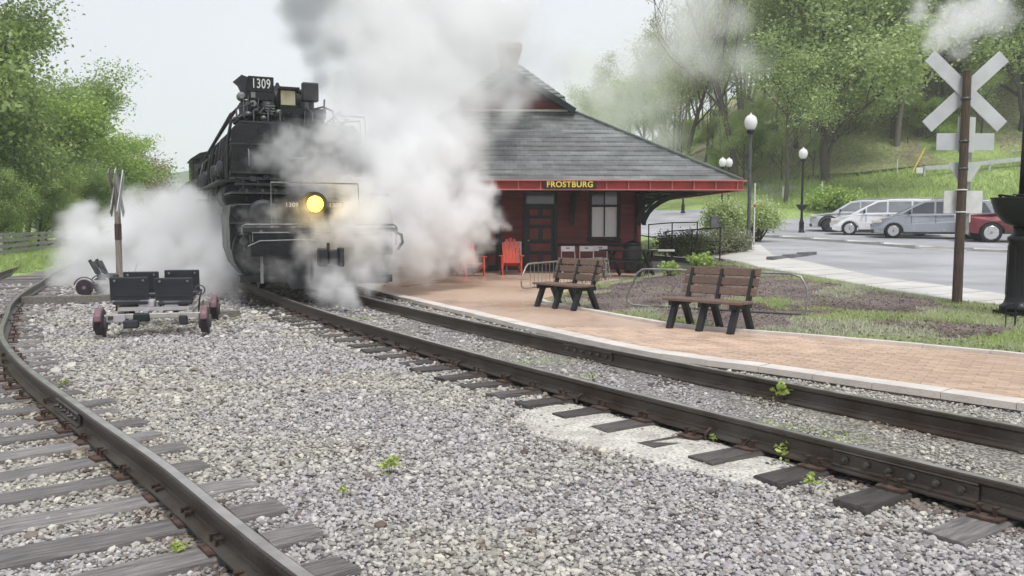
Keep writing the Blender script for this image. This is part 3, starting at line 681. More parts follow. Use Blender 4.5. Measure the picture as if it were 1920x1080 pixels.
# ================================================================ STATION
st = thing('station_building', 'red clapboard railway station with broad slate roof and gold name board', 'station', (.1, 28.0, .08), R(2.0))
WX0, WX1, WD, WH = -4.35, 4.12, 6.4, 3.0
wall = MB().box(((WX0 + WX1) / 2, WD / 2 + .03, WH / 2), (WX1 - WX0 - .04, WD - .04, WH)).build('wall', 'siding_red', st)
OPEN = [(.27, 1.38, 0, 2.85), (2.42, 3.44, 1.0, 2.78), (-1.45, -.45, 0, 2.85), (-3.5, -2.5, 1.0, 2.78)]
def boards(z0, z1, step, m, y=0.0):
    z = z0
    while z < z1 - .02:
        segs = [(WX0, WX1)]
        for a, b, c, d in OPEN:
            if z + step > c and z < d:
                ns = []
                for s0, s1 in segs:
                    if b <= s0 or a >= s1: ns.append((s0, s1)); continue
                    if a > s0: ns.append((s0, a))
                    if b < s1: ns.append((b, s1))
                segs = ns
        for s0, s1 in segs:
            if s1 - s0 < .03: continue
            mb = MB(); k = random.uniform(-.002, .002)
            vs = [(s0, y - .028 + k, z), (s1, y - .028 + k, z), (s1, y - .010, z + step + .01), (s0, y - .010, z + step + .01), (s0, y + .02, z), (s1, y + .02, z), (s1, y + .02, z + step + .01), (s0, y + .02, z + step + .01)]
            mb.add(vs, [(0, 1, 2, 3), (4, 7, 6, 5), (0, 4, 5, 1), (3, 2, 6, 7), (0, 3, 7, 4), (1, 5, 6, 2)]); mb.build('siding_board', m, wall)
        z += step
boards(.04, .80, .152, 'siding_low'); boards(.90, 2.9, .125, 'siding_red')
# right end wall boards, joined into one part (seen edge-on)
mb = MB()
for i in range(22):
    z = .04 + i * .13; mb.box((WX1 + .008, WD / 2, z + .065), (.02, WD - .1, .118), (0, R(6), 0))
o = mb.build('end_siding', 'siding_red', st); o['kind'] = 'stuff'
for a, b in ((WX0, .27 - .02), (1.38 + .02, WX1)):
    MB().box(((a + b) / 2, -.035, .85), (b - a, .07, .075)).build('water_table', 'trim_dark', st)
for x in (WX0 + .05, WX1 - .05): MB().box((x, -.03, 1.45), (.13, .07, 2.9)).build('corner_board', 'siding_low' if x > 0 else 'trim_dark', st)
MB().box((WX1 - .17, -.02, 1.45), (.05, .06, 2.9)).build('downpipe', 'trim_dark', st)
def door(x0, x1):
    d = MB().box(((x0 + x1) / 2, .0, 1.06), (x1 - x0 - .2, .05, 2.1)).build('door', 'door_green', st)
    fr = MB()
    fr.box((x0 + .05, -.04, 1.43), (.1, .1, 2.86)).box((x1 - .05, -.04, 1.43), (.1, .1, 2.86)).box(((x0 + x1) / 2, -.04, 2.15), (x1 - x0 - .2, .08, .08)).box(((x0 + x1) / 2, -.04, 2.82), (x1 - x0 - .2, .08, .08)).box(((x0 + x1) / 2, -.05, .02), (x1 - x0 - .2, .12, .04))
    fr.build('door_frame', 'door_green', st)
    cx = (x0 + x1) / 2; hw = (x1 - x0 - .2) / 2
    for zz, h, dbl in ((.36, .34, 1), (.78, .24, 0), (1.22, .36, 1), (1.62, .2, 0), (1.92, .2, 1)):
        for sx in ((-1, 1) if dbl else (0,)):
            w = hw * (.62 if dbl else 1.5); MB().box((cx + sx * hw * .47, -.032, zz), (w, .016, h)).build('door_panel', 'door_red', d, bevel=.006, seg=1)
    MB().tube([(cx - hw + .07, -.03, 1.0), (cx - hw + .07, -.09, 1.0)], .028, 8).build('handle', 'galv', d)
    MB().box((cx, .01, 2.48), (x1 - x0 - .2, .02, .58)).build('transom_pane', 'car_glass', d)
door(.27, 1.38); door(-1.45, -.45)
def window(x0, x1):
    cx = (x0 + x1) / 2; w = x1 - x0
    f = MB().box((x0 + .045, -.04, 1.9), (.09, .1, 1.8)).box((x1 - .045, -.04, 1.9), (.09, .1, 1.8)).box((cx, -.04, 2.75), (w - .18, .1, .08)).box((cx, -.04, 1.02), (w + .08, .14, .09)).box((cx, -.035, 2.13), (w - .18, .07, .075)).build('window', 'trim_dark', st)
    MB().box((cx, -.025, 1.62), (.035, .045, .96)).build('mullion', 'trim_dark', f)
    MB().box((cx, -.025, 2.44), (.035, .045, .54)).build('mullion', 'trim_dark', f)
    for s in (-1, 1):
        MB().box((cx + s * (w - .18) / 4, .004, 1.62), ((w - .18) / 2 - .02, .01, 1.0)).build('curtain', 'curtain', f)
        MB().box((cx + s * (w - .18) / 4, -.008, 2.44), ((w - .18) / 2 - .02, .01, .54)).build('pane', 'car_glass_clear' if s > 0 else 'car_glass', f)
window(2.42, 3.44); window(-3.5, -2.5)
MB().box((3.15, -.012, 2.03), (.11, .006, .03)).build('window_sticker', 'white_paint', st)
# roof ---------------------------------------------------------------
EX, EY0, EY1, EZ = 6.72, -2.55, 8.95, 2.80
RUN, RISE = 4.78, 2.72; CYR = 3.2
def roof_pt(side, u, t, lift=0.0):
    """side f/b/r/l; t 0..1 up the slope, u -1..1 along it"""
    r = RUN * t; z = EZ + RISE * t + lift
    hx = EX - r; y0 = EY0 + r; y1 = EY1 - r
    if side == 'f': return (u * hx, y0, z)
    if side == 'b': return (u * hx, y1, z)
    if side == 'r': return (hx, (y0 + y1) / 2 + u * (y1 - y0) / 2, z)
    return (-hx, (y0 + y1) / 2 + u * (y1 - y0) / 2, z)
deck = MB(); 
vs = [roof_pt('f', -1, 0), roof_pt('f', 1, 0), roof_pt('b', 1, 0), roof_pt('b', -1, 0), roof_pt('f', -1, 1), roof_pt('f', 1, 1), roof_pt('b', 1, 1), roof_pt('b', -1, 1)]
deck.add(vs, [(0, 1, 5, 4), (1, 2, 6, 5), (2, 3, 7, 6), (3, 0, 4, 7), (4, 5, 6, 7)])
roof = deck.build('roof', 'slate', st)
NR = 16
def courses(side, n, mname, parent, segs=1):
    for i in range(n):
        t0, t1 = i / n, min(1, (i + 1.12) / n); 
        for s in range(segs):
            u0 = -1 + 2 * s / segs; u1 = -1 + 2 * (s + 1) / segs
            k = random.uniform(0, .006)
            a, b = roof_pt(side, u0, t0, .048 + k), roof_pt(side, u1, t0, .048 + k); c, d = roof_pt(side, u1, t1, .012), roof_pt(side, u0, t1, .012)
            a2, b2 = roof_pt(side, u0, t0, .001), roof_pt(side, u1, t0, .001)
            MB().add([a, b, c, d, a2, b2], [(0, 1, 2, 3), (4, 5, 1, 0), (1, 5, 2), (0, 3, 4)]).build('slate_course', mname, parent)
courses('f', NR, 'slate', roof, 5); courses('r', NR, 'slate', roof, 1); courses('l', NR, 'slate', roof, 1)
for s in (-1, 1):
    a = Vector(roof_pt('f', s, 0, .06)); b = Vector(roof_pt('f', s, 1, .06)); MB().beam(a, b, .16, .06).build('hip_ridge', 'slate_green', roof)
# upper hipped turret roof
UP = [(1.99, 2.2, 5.50), (1.88, 2.72, 6.02), (.26, 3.1, 7.24)]
def tri(p): return [(s * p[0], p[1] if f else 2 * CYR - p[1], p[2]) for s in (-1, 1) for f in (1, 0)]
A, B, C = [tri(p) for p in UP]   # order (-,front),(-,back),(+,front),(+,back)
mb = MB(); vs = A + B + C
def q(a, b, o1, o2): return (o1 + a, o1 + b, o2 + b, o2 + a)
fs = []
for a, b in ((0, 2), (2, 3), (3, 1), (1, 0)):
    fs += [q(a, b, 0, 4), q(a, b, 4, 8)]
fs.append((8, 10, 11, 9)); up = mb.add(vs, fs).build('upper_roof', 'slate_green', st)
for i in range(9):
    t = i / 9; t2 = (i + 1.1) / 9; L0 = lambda t, s: tuple(B[2 if s > 0 else 0][k] * (1 - t) + C[2 if s > 0 else 0][k] * t for k in range(3))
    a, b, c, d = L0(t, -1), L0(t, 1), L0(min(t2, 1), 1), L0(min(t2, 1), -1); e = .035
    MB().add([(a[0], a[1] - e, a[2] + e), (b[0], b[1] - e, b[2] + e), (c[0], c[1] - .008, c[2] + .008), (d[0], d[1] - .008, d[2] + .008), a, b], [(0, 1, 2, 3), (4, 5, 1, 0)]).build('slate_course', 'slate_green', up)
# gable dormer
GY, GZ0, GA, GW = 2.02, 5.48, 6.58, 1.86
gb = MB().prism([(-GW, GZ0 - .2), (GW, GZ0 - .2), (GW, GZ0), (0, GA), (-GW, GZ0)], GY, 3.2).build('gable_wall', 'siding_red', st)
for i in range(9):
    z = GZ0 + .02 + i * .118; hw = GW * (1 - (z + .11 - GZ0) / (GA - GZ0)) 
    if hw > .05: MB().add([(-hw - .03, GY - .03, z), (hw + .03, GY - .03, z), (hw, GY - .008, z + .122), (-hw, GY - .008, z + .122), (-hw, GY, z), (hw, GY, z)], [(0, 1, 2, 3), (4, 5, 1, 0)]).build('siding_board', 'siding_low', gb)
MB().box((0, GY - .06, GZ0 - .02), (2 * GW + .1, .16, .07)).build('sill', 'paver_edge', gb)
for s in (-1, 1):
    a = Vector((s * 2.12, 0, GZ0 - .06)); b = Vector((0, 0, GA + .16)); nrm = Vector((s * (b.z - a.z), 0, abs(a.x))).normalized() * .07
    vs = []
    for y in (1.45, 3.15):
        for p in (a, b): vs += [(p.x, y, p.z), (p.x + nrm.x, y, p.z + nrm.z)]
    MB().add(vs, [(0, 2, 3, 1), (4, 5, 7, 6), (0, 1, 5, 4), (2, 6, 7, 3), (1, 3, 7, 5), (0, 4, 6, 2)]).build('dormer_roof', 'slate_green', st)
    MB().beam((s * 2.1, 1.44, GZ0 - .1), (0, 1.44, GA + .09), .05, .2, up=(0, 1, 0) if False else (0, 0, 1)).build('bargeboard', 'trim_dark', st)
# chimney with corbelled cap
ch = MB(); X0 = -.1
for z0, z1, w, d in ((6.6, 7.35, .62, .55), (7.35, 7.5, .68, .6), (7.5, 7.62, .76, .68), (7.62, 7.74, .84, .76), (7.74, 7.92, .92, .84)):
    ch.box((X0, 3.2, (z0 + z1) / 2), (w, d, z1 - z0))
chm = ch.build('chimney', 'chimney_brick', st); MB().box((X0, 3.2, 7.96), (.8, .7, .08)).build('chimney_cap', 'concrete', chm)
# eaves: soffit, fascia, gutter straps
MB().box((0, CYR, EZ - .20), (2 * EX - .16, EY1 - EY0 - .16, .03)).build('soffit', 'soffit', st)
fa = MB(); 
for (c, d) in (((0, EY0 + .03, EZ - .12), (2 * EX, .06, .27)), ((EX - .03, CYR, EZ - .12), (.06, EY1 - EY0 - .13, .27)), ((-EX + .03, CYR, EZ - .12), (.06, EY1 - EY0 - .13, .27))): fa.box(c, d)
fa.build('fascia', 'trim_red', st)
g = MB().box((0, EY0 - .07, EZ + .025), (2 * EX + .1, .14, .035)).box((EX + .07, CYR, EZ + .025), (.14, EY1 - EY0, .035))
g.build('gutter_lip', 'trim_pink', st)
MB().box((0, EY0 - .045, EZ - .245), (2 * EX + .06, .1, .035)).box((EX + .045, CYR, EZ - .245), (.09, EY1 - EY0, .035)).build('fascia_moulding', 'trim_pink', st)
for i in range(21):
    x = -6.55 + i * .655; MB().box((x, EY0 - .035, EZ - .11), (.035, .05, .24)).build('gutter_strap', 'trim_pink', st)
for i in range(8):
    MB().box((EX + .035, EY0 + .3 + i * 1.2, EZ - .11), (.05, .035, .24)).build('gutter_strap', 'trim_pink', st)
# name board
nb = MB().box((1.52, EY0 - .09, EZ - .10), (1.56, .05, .25)).build('name_board', 'trim_dark', st)
text_mesh('lettering', 'FROSTBURG', .235, 'letters_yellow', nb, (1.52, EY0 - .12, EZ - .10), (R(90), 0, 0), .005, .006, 1.0)
# eave brackets: curved timber braces, front ones project towards the track, end ones to the side
def bracket(x, y, dx, dy):
    pts = []; 
    mb = MB(); L = 2.25
    def P(u, z): return (x + dx * u, y + dy * u, z)
    mb.beam(P(.05, 1.55), P(.05, 2.62), .13, .13, up=(dy, dx, 0) if False else (1, 0, 0) if dx == 0 else (0, 1, 0))
    mb.beam(P(.0, 2.60), P(L, 2.60), .12, .12)
    prev = None
    for k in range(9):
        a = k / 8 * math.pi / 2; u = .08 + 1.75 * (1 - math.cos(a)); z = 1.5 + 1.05 * math.sin(a)
        if prev: mb.beam(prev, P(u, z), .12, .15)
        prev = P(u, z)
    mb.beam(P(.1, 2.0), P(.7, 2.6), .1, .1)
    return mb.build('eave_bracket', 'trim_dark', st)
for x in (-4.2, -1.9, 1.86, 4.02): bracket(x, -.08, 0, -1)
for y in (.1, 3.2, 6.3): bracket(WX1 + .05, y, 1, 0)
MB().box((0, WD / 2, -.02), (WX1 - WX0 + .2, WD + .2, .1)).build('foundation', 'kerb', st)

# poster leaning on the wall
p = thing('white_poster_board', 'white poster board propped on the station wall behind a red chair', 'sign', (.03, 27.75, .09), R(0))
MB().box((0, 0, .60), (.56, .03, .72), (R(-6), 0, 0)).build('board', 'poster_white', p); MB().box((.14, -.022, .66), (.14, .006, .2), (R(-6), 0, 0)).build('printed_picture', 'util_grey', p)
MB().box((-.2, .05, .25), (.03, .03, .5), (R(-12), 0, 0)).box((.2, .05, .25), (.03, .03, .5), (R(-12), 0, 0)).build('leg', 'stake_white', p)

# ---------------------------------------------------------------- chairs
def adirondack(loc, rz, label):
    t = thing('garden_chair', label, 'chair', loc, rz, 'red garden chairs by the station wall')
    for i in range(5):
        u = (i - 2); h = .78 - .035 * u * u; MB().box((u * .102, .30 + .02, .36 + h / 2 * .94), (.092, .02, h), (R(-18), R(u * 2.2), 0)).build('back_slat', 'chair_red', t, bevel=.004, seg=1)
    for i in range(6): MB().box((0, -.27 + i * .095, .365 - i * .022), (.52, .085, .02), (R(-13), 0, 0)).build('seat_slat', 'chair_red', t)
    for s in (-1, 1):
        MB().box((s * .31, -.06, .57), (.12, .66, .022)).build('armrest', 'chair_red', t, bevel=.004, seg=1)
        MB().box((s * .285, -.33, .28), (.035, .09, .56)).build('leg', 'chair_red', t)
        MB().beam((s * .27, -.36, .33), (s * .27, .50, .05), .03, .10).build('rear_rail', 'chair_red', t)
        MB().box((s * .29, .22, .31), (.03, .07, .5), (R(-10), 0, 0)).build('back_leg', 'chair_red', t)
    return t
adirondack((-1.22, 25.2, .09), R(24), 'red slatted garden chair half lost in steam, turned towards the right')
adirondack((-.02, 25.9, .09), R(4), 'red high-backed slatted garden chair standing beside the station door')
def folding(loc, rz, label):
    t = thing('folding_chair', label, 'chair', loc, rz, 'white folding chairs against the station wall')
    MB().box((0, .17, .755), (.42, .018, .17), (R(-10), 0, 0)).build('backrest', 'chair_white', t, bevel=.008)
    MB().box((0, .158, .775), (.11, .006, .03), (R(-10), 0, 0)).build('hand_slot', 'car_trim', t)
    MB().box((0, -.05, .44), (.40, .38, .02)).build('seat', 'chair_white', t, bevel=.008)
    for s in (-1, 1):
        MB().tube([(s * .21, -.26, 0), (s * .21, .05, .46), (s * .21, .19, .84)], .012, 6).build('frame', 'chair_white', t)
        MB().tube([(s * .185, .24, 0), (s * .185, -.10, .44)], .012, 6).build('leg', 'chair_white', t)
    MB().tube([(-.185, .18, .1), (.185, .18, .1)], .009, 6).tube([(-.21, -.2, .1), (.21, -.2, .1)], .009, 6).build('stretcher', 'chair_white', t)
    return t
folding((1.76, 26.6, .09), R(3), 'white folding chair nearest the station door, leftmost of three')
folding((2.33, 26.65, .09), R(-4), 'white folding chair in the middle of the row of three')
folding((2.78, 26.9, .09), R(-8), 'white folding chair below the curtained window, rightmost of three')

# ---------------------------------------------------------------- benches
def bench(loc, rz, label):
    t = thing('park_bench', label, 'bench', loc, rz, 'brown slatted benches on the brick platform')
    for i in range(3): MB().box((0, .235 + i * .052, .56 + i * .137), (1.22, .03, .115), (R(-14), 0, 0)).build('back_slat', 'bench_slat', t, bevel=.006, seg=1)
    for i in range(3): MB().box((0, -.215 + i * .135, .43), (1.26, .125, .038)).build('seat_slat', 'bench_slat', t, bevel=.006, seg=1)
    for x in (-.50, 0, .50):
        MB().beam((x, -.10, .40), (x, -.27, 0), .085, .085, up=(1, 0, 0)).build('leg', 'bench_leg', t, bevel=.006, seg=1)
        MB().beam((x, .10, .40), (x, .30, 0), .085, .085, up=(1, 0, 0)).build('leg', 'bench_leg', t, bevel=.006, seg=1)
        MB().beam((x, .17, .34), (x, .36, .86), .075, .05, up=(1, 0, 0)).build('back_support', 'bench_leg', t)
        MB().box((x, 0, .375), (.07, .5, .07)).build('seat_bearer', 'bench_leg', t)
    return t
bench((.98, 15.50, .085), R(-52), 'brown slatted bench with black legs nearer the station, in front of the bike rack')
bench((2.84, 12.22, .085), R(-45), 'brown slatted bench with black legs nearer the crossing sign, larger in view')

# ---------------------------------------------------------------- bike racks
def rack(a, b, label, h=.62, n=16, dense=0):
    a = Vector((*a, .09)); b = Vector((*b, HZ(*b) + .02 if b[1] > 20 else .12)); d = b - a; L = d.length; u = d.normalized(); up = Vector((0, 0, 1))
    t = thing('bike_rack', label, 'bike rack', a, 0, 'tubular bike racks behind the benches')
    P = lambda s, z: u * s + up * z
    MB().tube([P(.5, .04), P(.10, .05), P(0, .1), P(-.02, .2), P(.06, .38), P(.2, h - .06), P(.3, h), P(.42, h + .01), P(L - .3, h), P(L - .12, h - .05), P(L - .03, h * .7), P(L, .3), P(L - .05, .06)], .019, 8).build('frame', 'galv', t)
    MB().tube([P(.3, .045), P(L, .05)], .016, 6).build('foot_rail', 'galv_dark', t)
    for i in range(n):
        s = .42 + (L - .7) * i / (n - 1); MB().tube([P(s, h - .01), P(s + random.uniform(-.01, .01), .05)], .007, 5).build('bar', 'galv', t)
    side = Vector((u.y, -u.x, 0))
    for i in range(dense):
        s = L * .55 + L * .42 * i / dense; k = random.uniform(-.1, .1)
        MB().tube([P(s + k, h + random.uniform(-.06, .02)) + side * .12, P(s - k, .02) + side * .28], .010, 5).build('bar', random.choice(['galv', 'post_pale', 'galv_dark']), t)
rack((.22, 19.4), (2.6, 23.6), 'long tubular bike rack with many thin bars behind the farther bench', .60, 22, 22)
rack((2.12, 15.55), (4.7, 13.5), 'low tubular bike rack loop in the planting bed behind the nearer bench', .70, 5)
# trestle table and dark bench at the station corner
t = thing('picnic_table', 'dark wooden picnic table with crossed legs at the station corner', 'picnic table', (3.35, 24.6, .12), R(-35))
for i in range(4): MB().box((0, -.3 + i * .2, .74), (1.5, .18, .04)).build('table_board', 'bench_leg', t)
for s in (-1, 1):
    MB().box((0, s * .62, .45), (1.5, .24, .04)).build('seat_board', 'bench_leg', t)
for x in (-.55, .55):
    MB().beam((x, -.45, 0), (x, .25, .72), .09, .05, up=(1, 0, 0)).build('leg', 'bench_leg', t); MB().beam((x + .05, .45, 0), (x + .05, -.25, .72), .09, .05, up=(1, 0, 0)).build('leg', 'bench_leg', t)
t = thing('litter_bin', 'dark barrel-shaped bin between the picnic table and the station corner', 'bin', (3.75, 26.6, .12))
MB().lathe([(.24, 0), (.28, .1), (.30, .45), (.28, .8), (.25, .85)], n=16).build('barrel', 'bench_leg', t); MB().lathe([(.29, .85), (.27, .9), (.12, .98), (0.02, 1.0)], n=16).build('lid', 'lamp_black', t)
t = thing('black_bench', 'low black bench beneath the ramp railing right of the station', 'bench', (4.55, 25.9, .2), R(-8))
MB().box((0, 0, .62), (.75, .34, .05)).build('seat', 'concrete', t)
for x in (-.3, .3):
    MB().beam((x, -.15, 0), (x, .1, .6), .08, .06, up=(1, 0, 0)).build('leg', 'bench_leg', t); MB().beam((x, .15, 0), (x, -.1, .6), .08, .06, up=(1, 0, 0)).build('leg', 'bench_leg', t)

# ---------------------------------------------------------------- ramp with railings
t = thing('access_ramp', 'black access ramp with thin pipe railings beside the shrubs', 'ramp', (0, 0, 0))
MB().add([(4.5, 27.2, .62), (6.9, 27.3, .42), (6.9, 28.6, .42), (4.5, 28.6, .62), (4.5, 27.2, .06), (6.9, 27.3, .2), (6.9, 28.6, .2), (4.5, 28.6, .06)], [(0, 1, 2, 3), (0, 4, 5, 1), (3, 2, 6, 7), (1, 5, 6, 2), (0, 3, 7, 4), (4, 7, 6, 5)]).build('deck', 'kerb', t)
MB().beam((4.5, 27.12, .56), (6.9, 27.22, .36), .05, .14).build('deck_edge', 'bench_leg', t)
MB().beam((4.5, 27.08, .64), (6.9, 27.18, .44), .03, .02).build('deck_nosing', 'white_paint', t)
def railing(pts, posts, zb):
    MB().tube(pts, .022, 6).build('handrail', 'lamp_black', t)
    MB().tube([(p[0], p[1], p[2] - .42) for p in pts], .012, 6).build('handrail', 'lamp_black', t)
    for (x, y, z) in posts: MB().tube([(x, y, zb), (x, y, z)], .022, 6).build('railing_post', 'lamp_black', t)
railing([(4.85, 27.0, 1.38), (5.7, 27.05, 1.44), (6.62, 27.1, 1.50)], [(4.87, 27.0, 1.38), (5.7, 27.05, 1.44), (6.6, 27.1, 1.5)], .15)
railing([(4.6, 28.9, 1.60), (5.4, 28.95, 1.66), (6.3, 29, 1.68)], [(4.62, 28.9, 1.6), (5.42, 28.95, 1.66), (6.28, 29, 1.68)], .2)

# ================================================================ STREET FURNITURE
def lamp(loc, h, label, m='lamp_black', basket=False, sc=1.0):
    t = thing('street_lamp', label, 'street lamp', loc, 0, 'acorn globe street lamps')
    MB().lathe([(.17, 0), (.17, .08), (.13, .12), (.12, .5), (.14, .53), (.10, .6), (.065, .8), (.055, h - 1.0), (.05, h - .75), (.08, h - .72), (.06, h - .68)], n=12).build('post', m, t)
    MB().lathe([(.06, h - .72), (.13, h - .66), (.15, h - .60), (.15, h - .57), (.1, h - .56)], n=12).build('collar', 'lamp_black', t)
    MB().lathe([(.12, h - .56), (.20, h - .42), (.225, h - .28), (.19, h - .14), (.12, h - .07), (.05, h - .04)], n=14).build('globe', 'globe_white', t)
    MB().lathe([(.06, h - .05), (.045, h - .02), (.02, h), (.005, h + .05)], n=8).build('finial', 'globe_white', t)
    if basket:
        b = MB().lathe([(.07, 1.15), (.16, 1.22), (.27, 1.38), (.30, 1.46), (.28, 1.46), (.1, 1.42)], n=14).build('flower_basket', 'planter', t)
    return t
lamp((8.30, 30.0, .62), 4.82, 'tall grey lamp post with white globe rising behind the station eave', 'lamp_grey')
lamp((14.75, 43.6, 1.16), 4.32, 'black globe lamp post with flower basket left of the parked cars', basket=True)
lamp((12.73, 52.0, 1.55), 4.1, 'globe lamp behind the station eave, left one of the close pair')
lamp((13.2, 52.3, 1.55), 4.1, 'globe lamp behind the station eave, right one of the close pair')
lamp((11.97, 60.0, 2.4), 4.1, 'distant globe lamp just showing over the slope of the station roof')
# large lamp base with planter bowl at the right edge
t = thing('planter_lamp_post', 'large black fluted lamp post with planter bowl at the right edge', 'lamp post', (7.93, 13.3, .16))
MB().box((0, 0, .04), (.52, .52, .1)).lathe([(.27, .08), (.27, .17), (.22, .21), (.20, .26), (.19, .32), (.175, 1.15), (.19, 1.18), (.20, 1.24), (.15, 1.28), (.13, 1.3), (.12, 1.55)], n=16).build('pedestal', 'lamp_black', t)
for k in range(10):
    a = k * math.pi / 5; MB().tube([(.185 * math.cos(a), .185 * math.sin(a), .34), (.172 * math.cos(a), .172 * math.sin(a), 1.12)], .012, 5).build('flute', 'lamp_black', t)
MB().lathe([(.12, 1.40), (.25, 1.46), (.38, 1.62), (.43, 1.78), (.44, 1.83), (.46, 1.86), (.42, 1.86), (.36, 1.80), (.1, 1.78)], n=24).build('planter_bowl', 'planter', t)
MB().lathe([(.36, 1.81), (.2, 1.84), (.05, 1.86)], n=16).build('soil', 'potting_soil', t)
MB().lathe([(.07, 1.75), (.055, 2.6), (.05, 4.4)], n=12).build('post', 'lamp_black', t)
for k in range(9):
    a = random.uniform(0, 6.28); MB().tube([(.3 * math.cos(a), .3 * math.sin(a), 1.82), (.34 * math.cos(a + .3), .34 * math.sin(a + .3), 1.9), (.2 * math.cos(a + .8), .2 * math.sin(a + .8), 1.87)], .012, 5).build('twig', 'potting_soil', t)
# little wire edging fence near it
t = thing('wire_edging', 'low black wire edging fence in the grass at the foot of the planter lamp', 'edging fence', (7.1, 12.2, .16), R(-8))
for k in range(8):
    x = k * .13; MB().tube([(x, 0, -.02), (x, 0, .26), (x + .03, 0, .31), (x + .09, 0, .31), (x + .12, 0, .26), (x + .12, 0, -.02)], .008, 5).build('hoop', 'lamp_black', t)

# railroad crossing sign seen from behind
t = thing('crossing_sign', 'back of white X-shaped crossing sign on brown wooden post by the sidewalk', 'crossing sign', (7.93, 15.15, .18))
MB().tube([(0, 0, -.05), (.005, 0, 1.2), (.02, 0, 2.6), (.03, 0, 4.10)], [.085, .08, .073, .068], 12).build('post', 'post_wood', t)
for s in (-1, 1):
    b = MB().box((0, 0, 0), (1.80, .02, .25)).build('blade', 'sign_back', t, bevel=.004, seg=1); b.location = (.07, .10 + (.024 if s > 0 else 0), 3.76); b.rotation_euler = (0, R(-43 * s), 0)
MB().box((.10, .09, 3.0), (.30, .02, .62)).build('backing_plank', 'sign_back_pale', t)
MB().box((.10, .12, 2.88), (1.02, .02, .30)).build('lower_board', 'sign_back', t, bevel=.004, seg=1)
MB().prism([(-.19, 2.52), (.39, 2.52), (.36, 2.42), (.22, 2.18), (0, 2.18), (-.16, 2.42)], .10, .112).build('yield_sign', 'sign_back_pale', t)
MB().box((.20, .14, 2.2), (.06, .03, 1.9)).build('channel_post', 'galv', t)
MB().box((.09, .10, 1.82), (.68, .02, .40)).build('notice_board', 'poster_white', t)
for z in (2.03, 1.64): MB().lathe([(.09, z - .012), (.09, z + .012)], c=(.01, 0, 0), n=12).build('strap', 'white_paint', t)
for z in (3.62, 2.88, 2.4): MB().lathe([(.082, z - .02), (.082, z + .02)], c=(.02, 0, 0), n=12).build('strap', 'galv_dark', t)

# crossing sign seen edge-on at the left, in the steam
t = thing('crossing_sign', 'weathered crossing sign seen edge-on on a brown post before the steam cloud', 'crossing sign', (-9.12, 19.8, 0), R(103))
MB().tube([(0, 0, 0), (0, 0, 2.75)], [.075, .065], 10).build('post', 'post_pale', t)
MB().tube([(0, 0, 1.25), (0, 0, 1.62)], .078, 10).build('dark_band', 'post_wood', t)
for s in (-1, 1):
    for dy in (-.07, .07):
        b = MB().box((0, 0, 0), (1.25, .022, .20)).build('blade', 'sign_back' if dy < 0 else 'galv', t, bevel=.004, seg=1); b.location = (0, dy + s * .012, 2.33); b.rotation_euler = (0, R(52 * s), 0)

# wooden rail fence on the far left
t = thing('rail_fence', 'pale grey post and rail fence along the grass below the left trees', 'fence', (0, 0, 0))
fp = [(-17.6, 27.5), (-18.9, 30.6), (-20.3, 34), (-21.5, 37.7), (-22.7, 41.4), (-23.9, 45), (-25.2, 49)]
def gz(x, y):
    e = float(np.interp(y, [0, 25, 29, 40, 60], [-14.4, -15.3, -16.2, -19.5, -26])); return HZ(x, y) - .045 + .34 * float(sst((e - x) / .9))
for i, (x, y) in enumerate(fp):
    MB().box((x, y, gz(x, y) + .45), (.12, .12, 1.05)).build('fence_post', 'fence_wood', t)
    if i < len(fp) - 1:
        x2, y2 = fp[i + 1]
        for z in (.22, .45, .68, .90): MB().beam((x + .07, y, gz(x, y) + z), (x2 + .07, y2, gz(x2, y2) + z), .04, .13).build('fence_rail', 'fence_wood', t)
# guard rail up the bank
t = thing('guard_rail', 'galvanised guard rail climbing the grass bank above the parked cars', 'guard rail', (0, 0, 0))
gp = [(30.8, 64.2), (33.0, 63.9), (35.4, 63.8), (37.8, 63.7), (41, 63.6)]
for i, (x, y) in enumerate(gp):
    MB().box((x, y, HZ(x, y) + .36), (.16, .16, .85)).build('rail_post', 'guard_galv', t)
    if i < len(gp) - 1:
        x2, y2 = gp[i + 1]; MB().beam((x, y - .1, HZ(x, y) + .62), (x2, y2 - .1, HZ(x2, y2) + .62), .06, .30).build('rail_beam', 'guard_galv', t)
MB().box((30.35, 64.1, HZ(30.4, 64.1) + .55), (.5, .2, .42)).build('end_terminal', 'white_paint', t)
def stake(x, y, h, label, m='stake_white', lean=(0, 0), r=.05, nm='marker_post'):
    z = HZ(x, y); t = thing(nm, label, 'marker post', (x, y, z)); MB().tube([(0, 0, -.05), (lean[0], lean[1], h)], r, 8).build('stake', m, t)
    MB().tube([(lean[0] * .97, lean[1] * .97, h * .97), (lean[0], lean[1], h + .03)], r * 1.25, 8).build('cap', m, t); return t
stake(29.3, 65.4, 1.1, 'short white marker post on the hillside left of the guard rail')
stake(22.4, 62.0, 1.15, 'short white marker post on grass above the leftmost parked car')
stake(19.9, 63.0, .9, 'small white marker post left of the yellow-green bush')
stake(30.4, 65.3, 1.9, 'yellow pipeline marker pole leaning right on the hillside', 'yellow_paint', (1.2, .6), .06, 'pipeline_marker')
t = stake(9.0, 31.8, 2.35, 'thin pale marker stake with red band beside the tall grey lamp', 'stake_white', (0, 0), .028)
MB().tube([(0, 0, 1.5), (0, 0, 1.6)], .034, 8).build('red_band', 'tail_red', t)
t = thing('utility_box', 'small dark grey utility box on a post by the leafy bush', 'utility box', (8.1, 34.2, .85))
MB().box((0, 0, .85), (.34, .22, .5)).build('box', 'util_grey', t, bevel=.02); MB().tube([(0, 0, 0), (0, 0, .62)], .03, 6).build('post', 'lamp_grey', t)
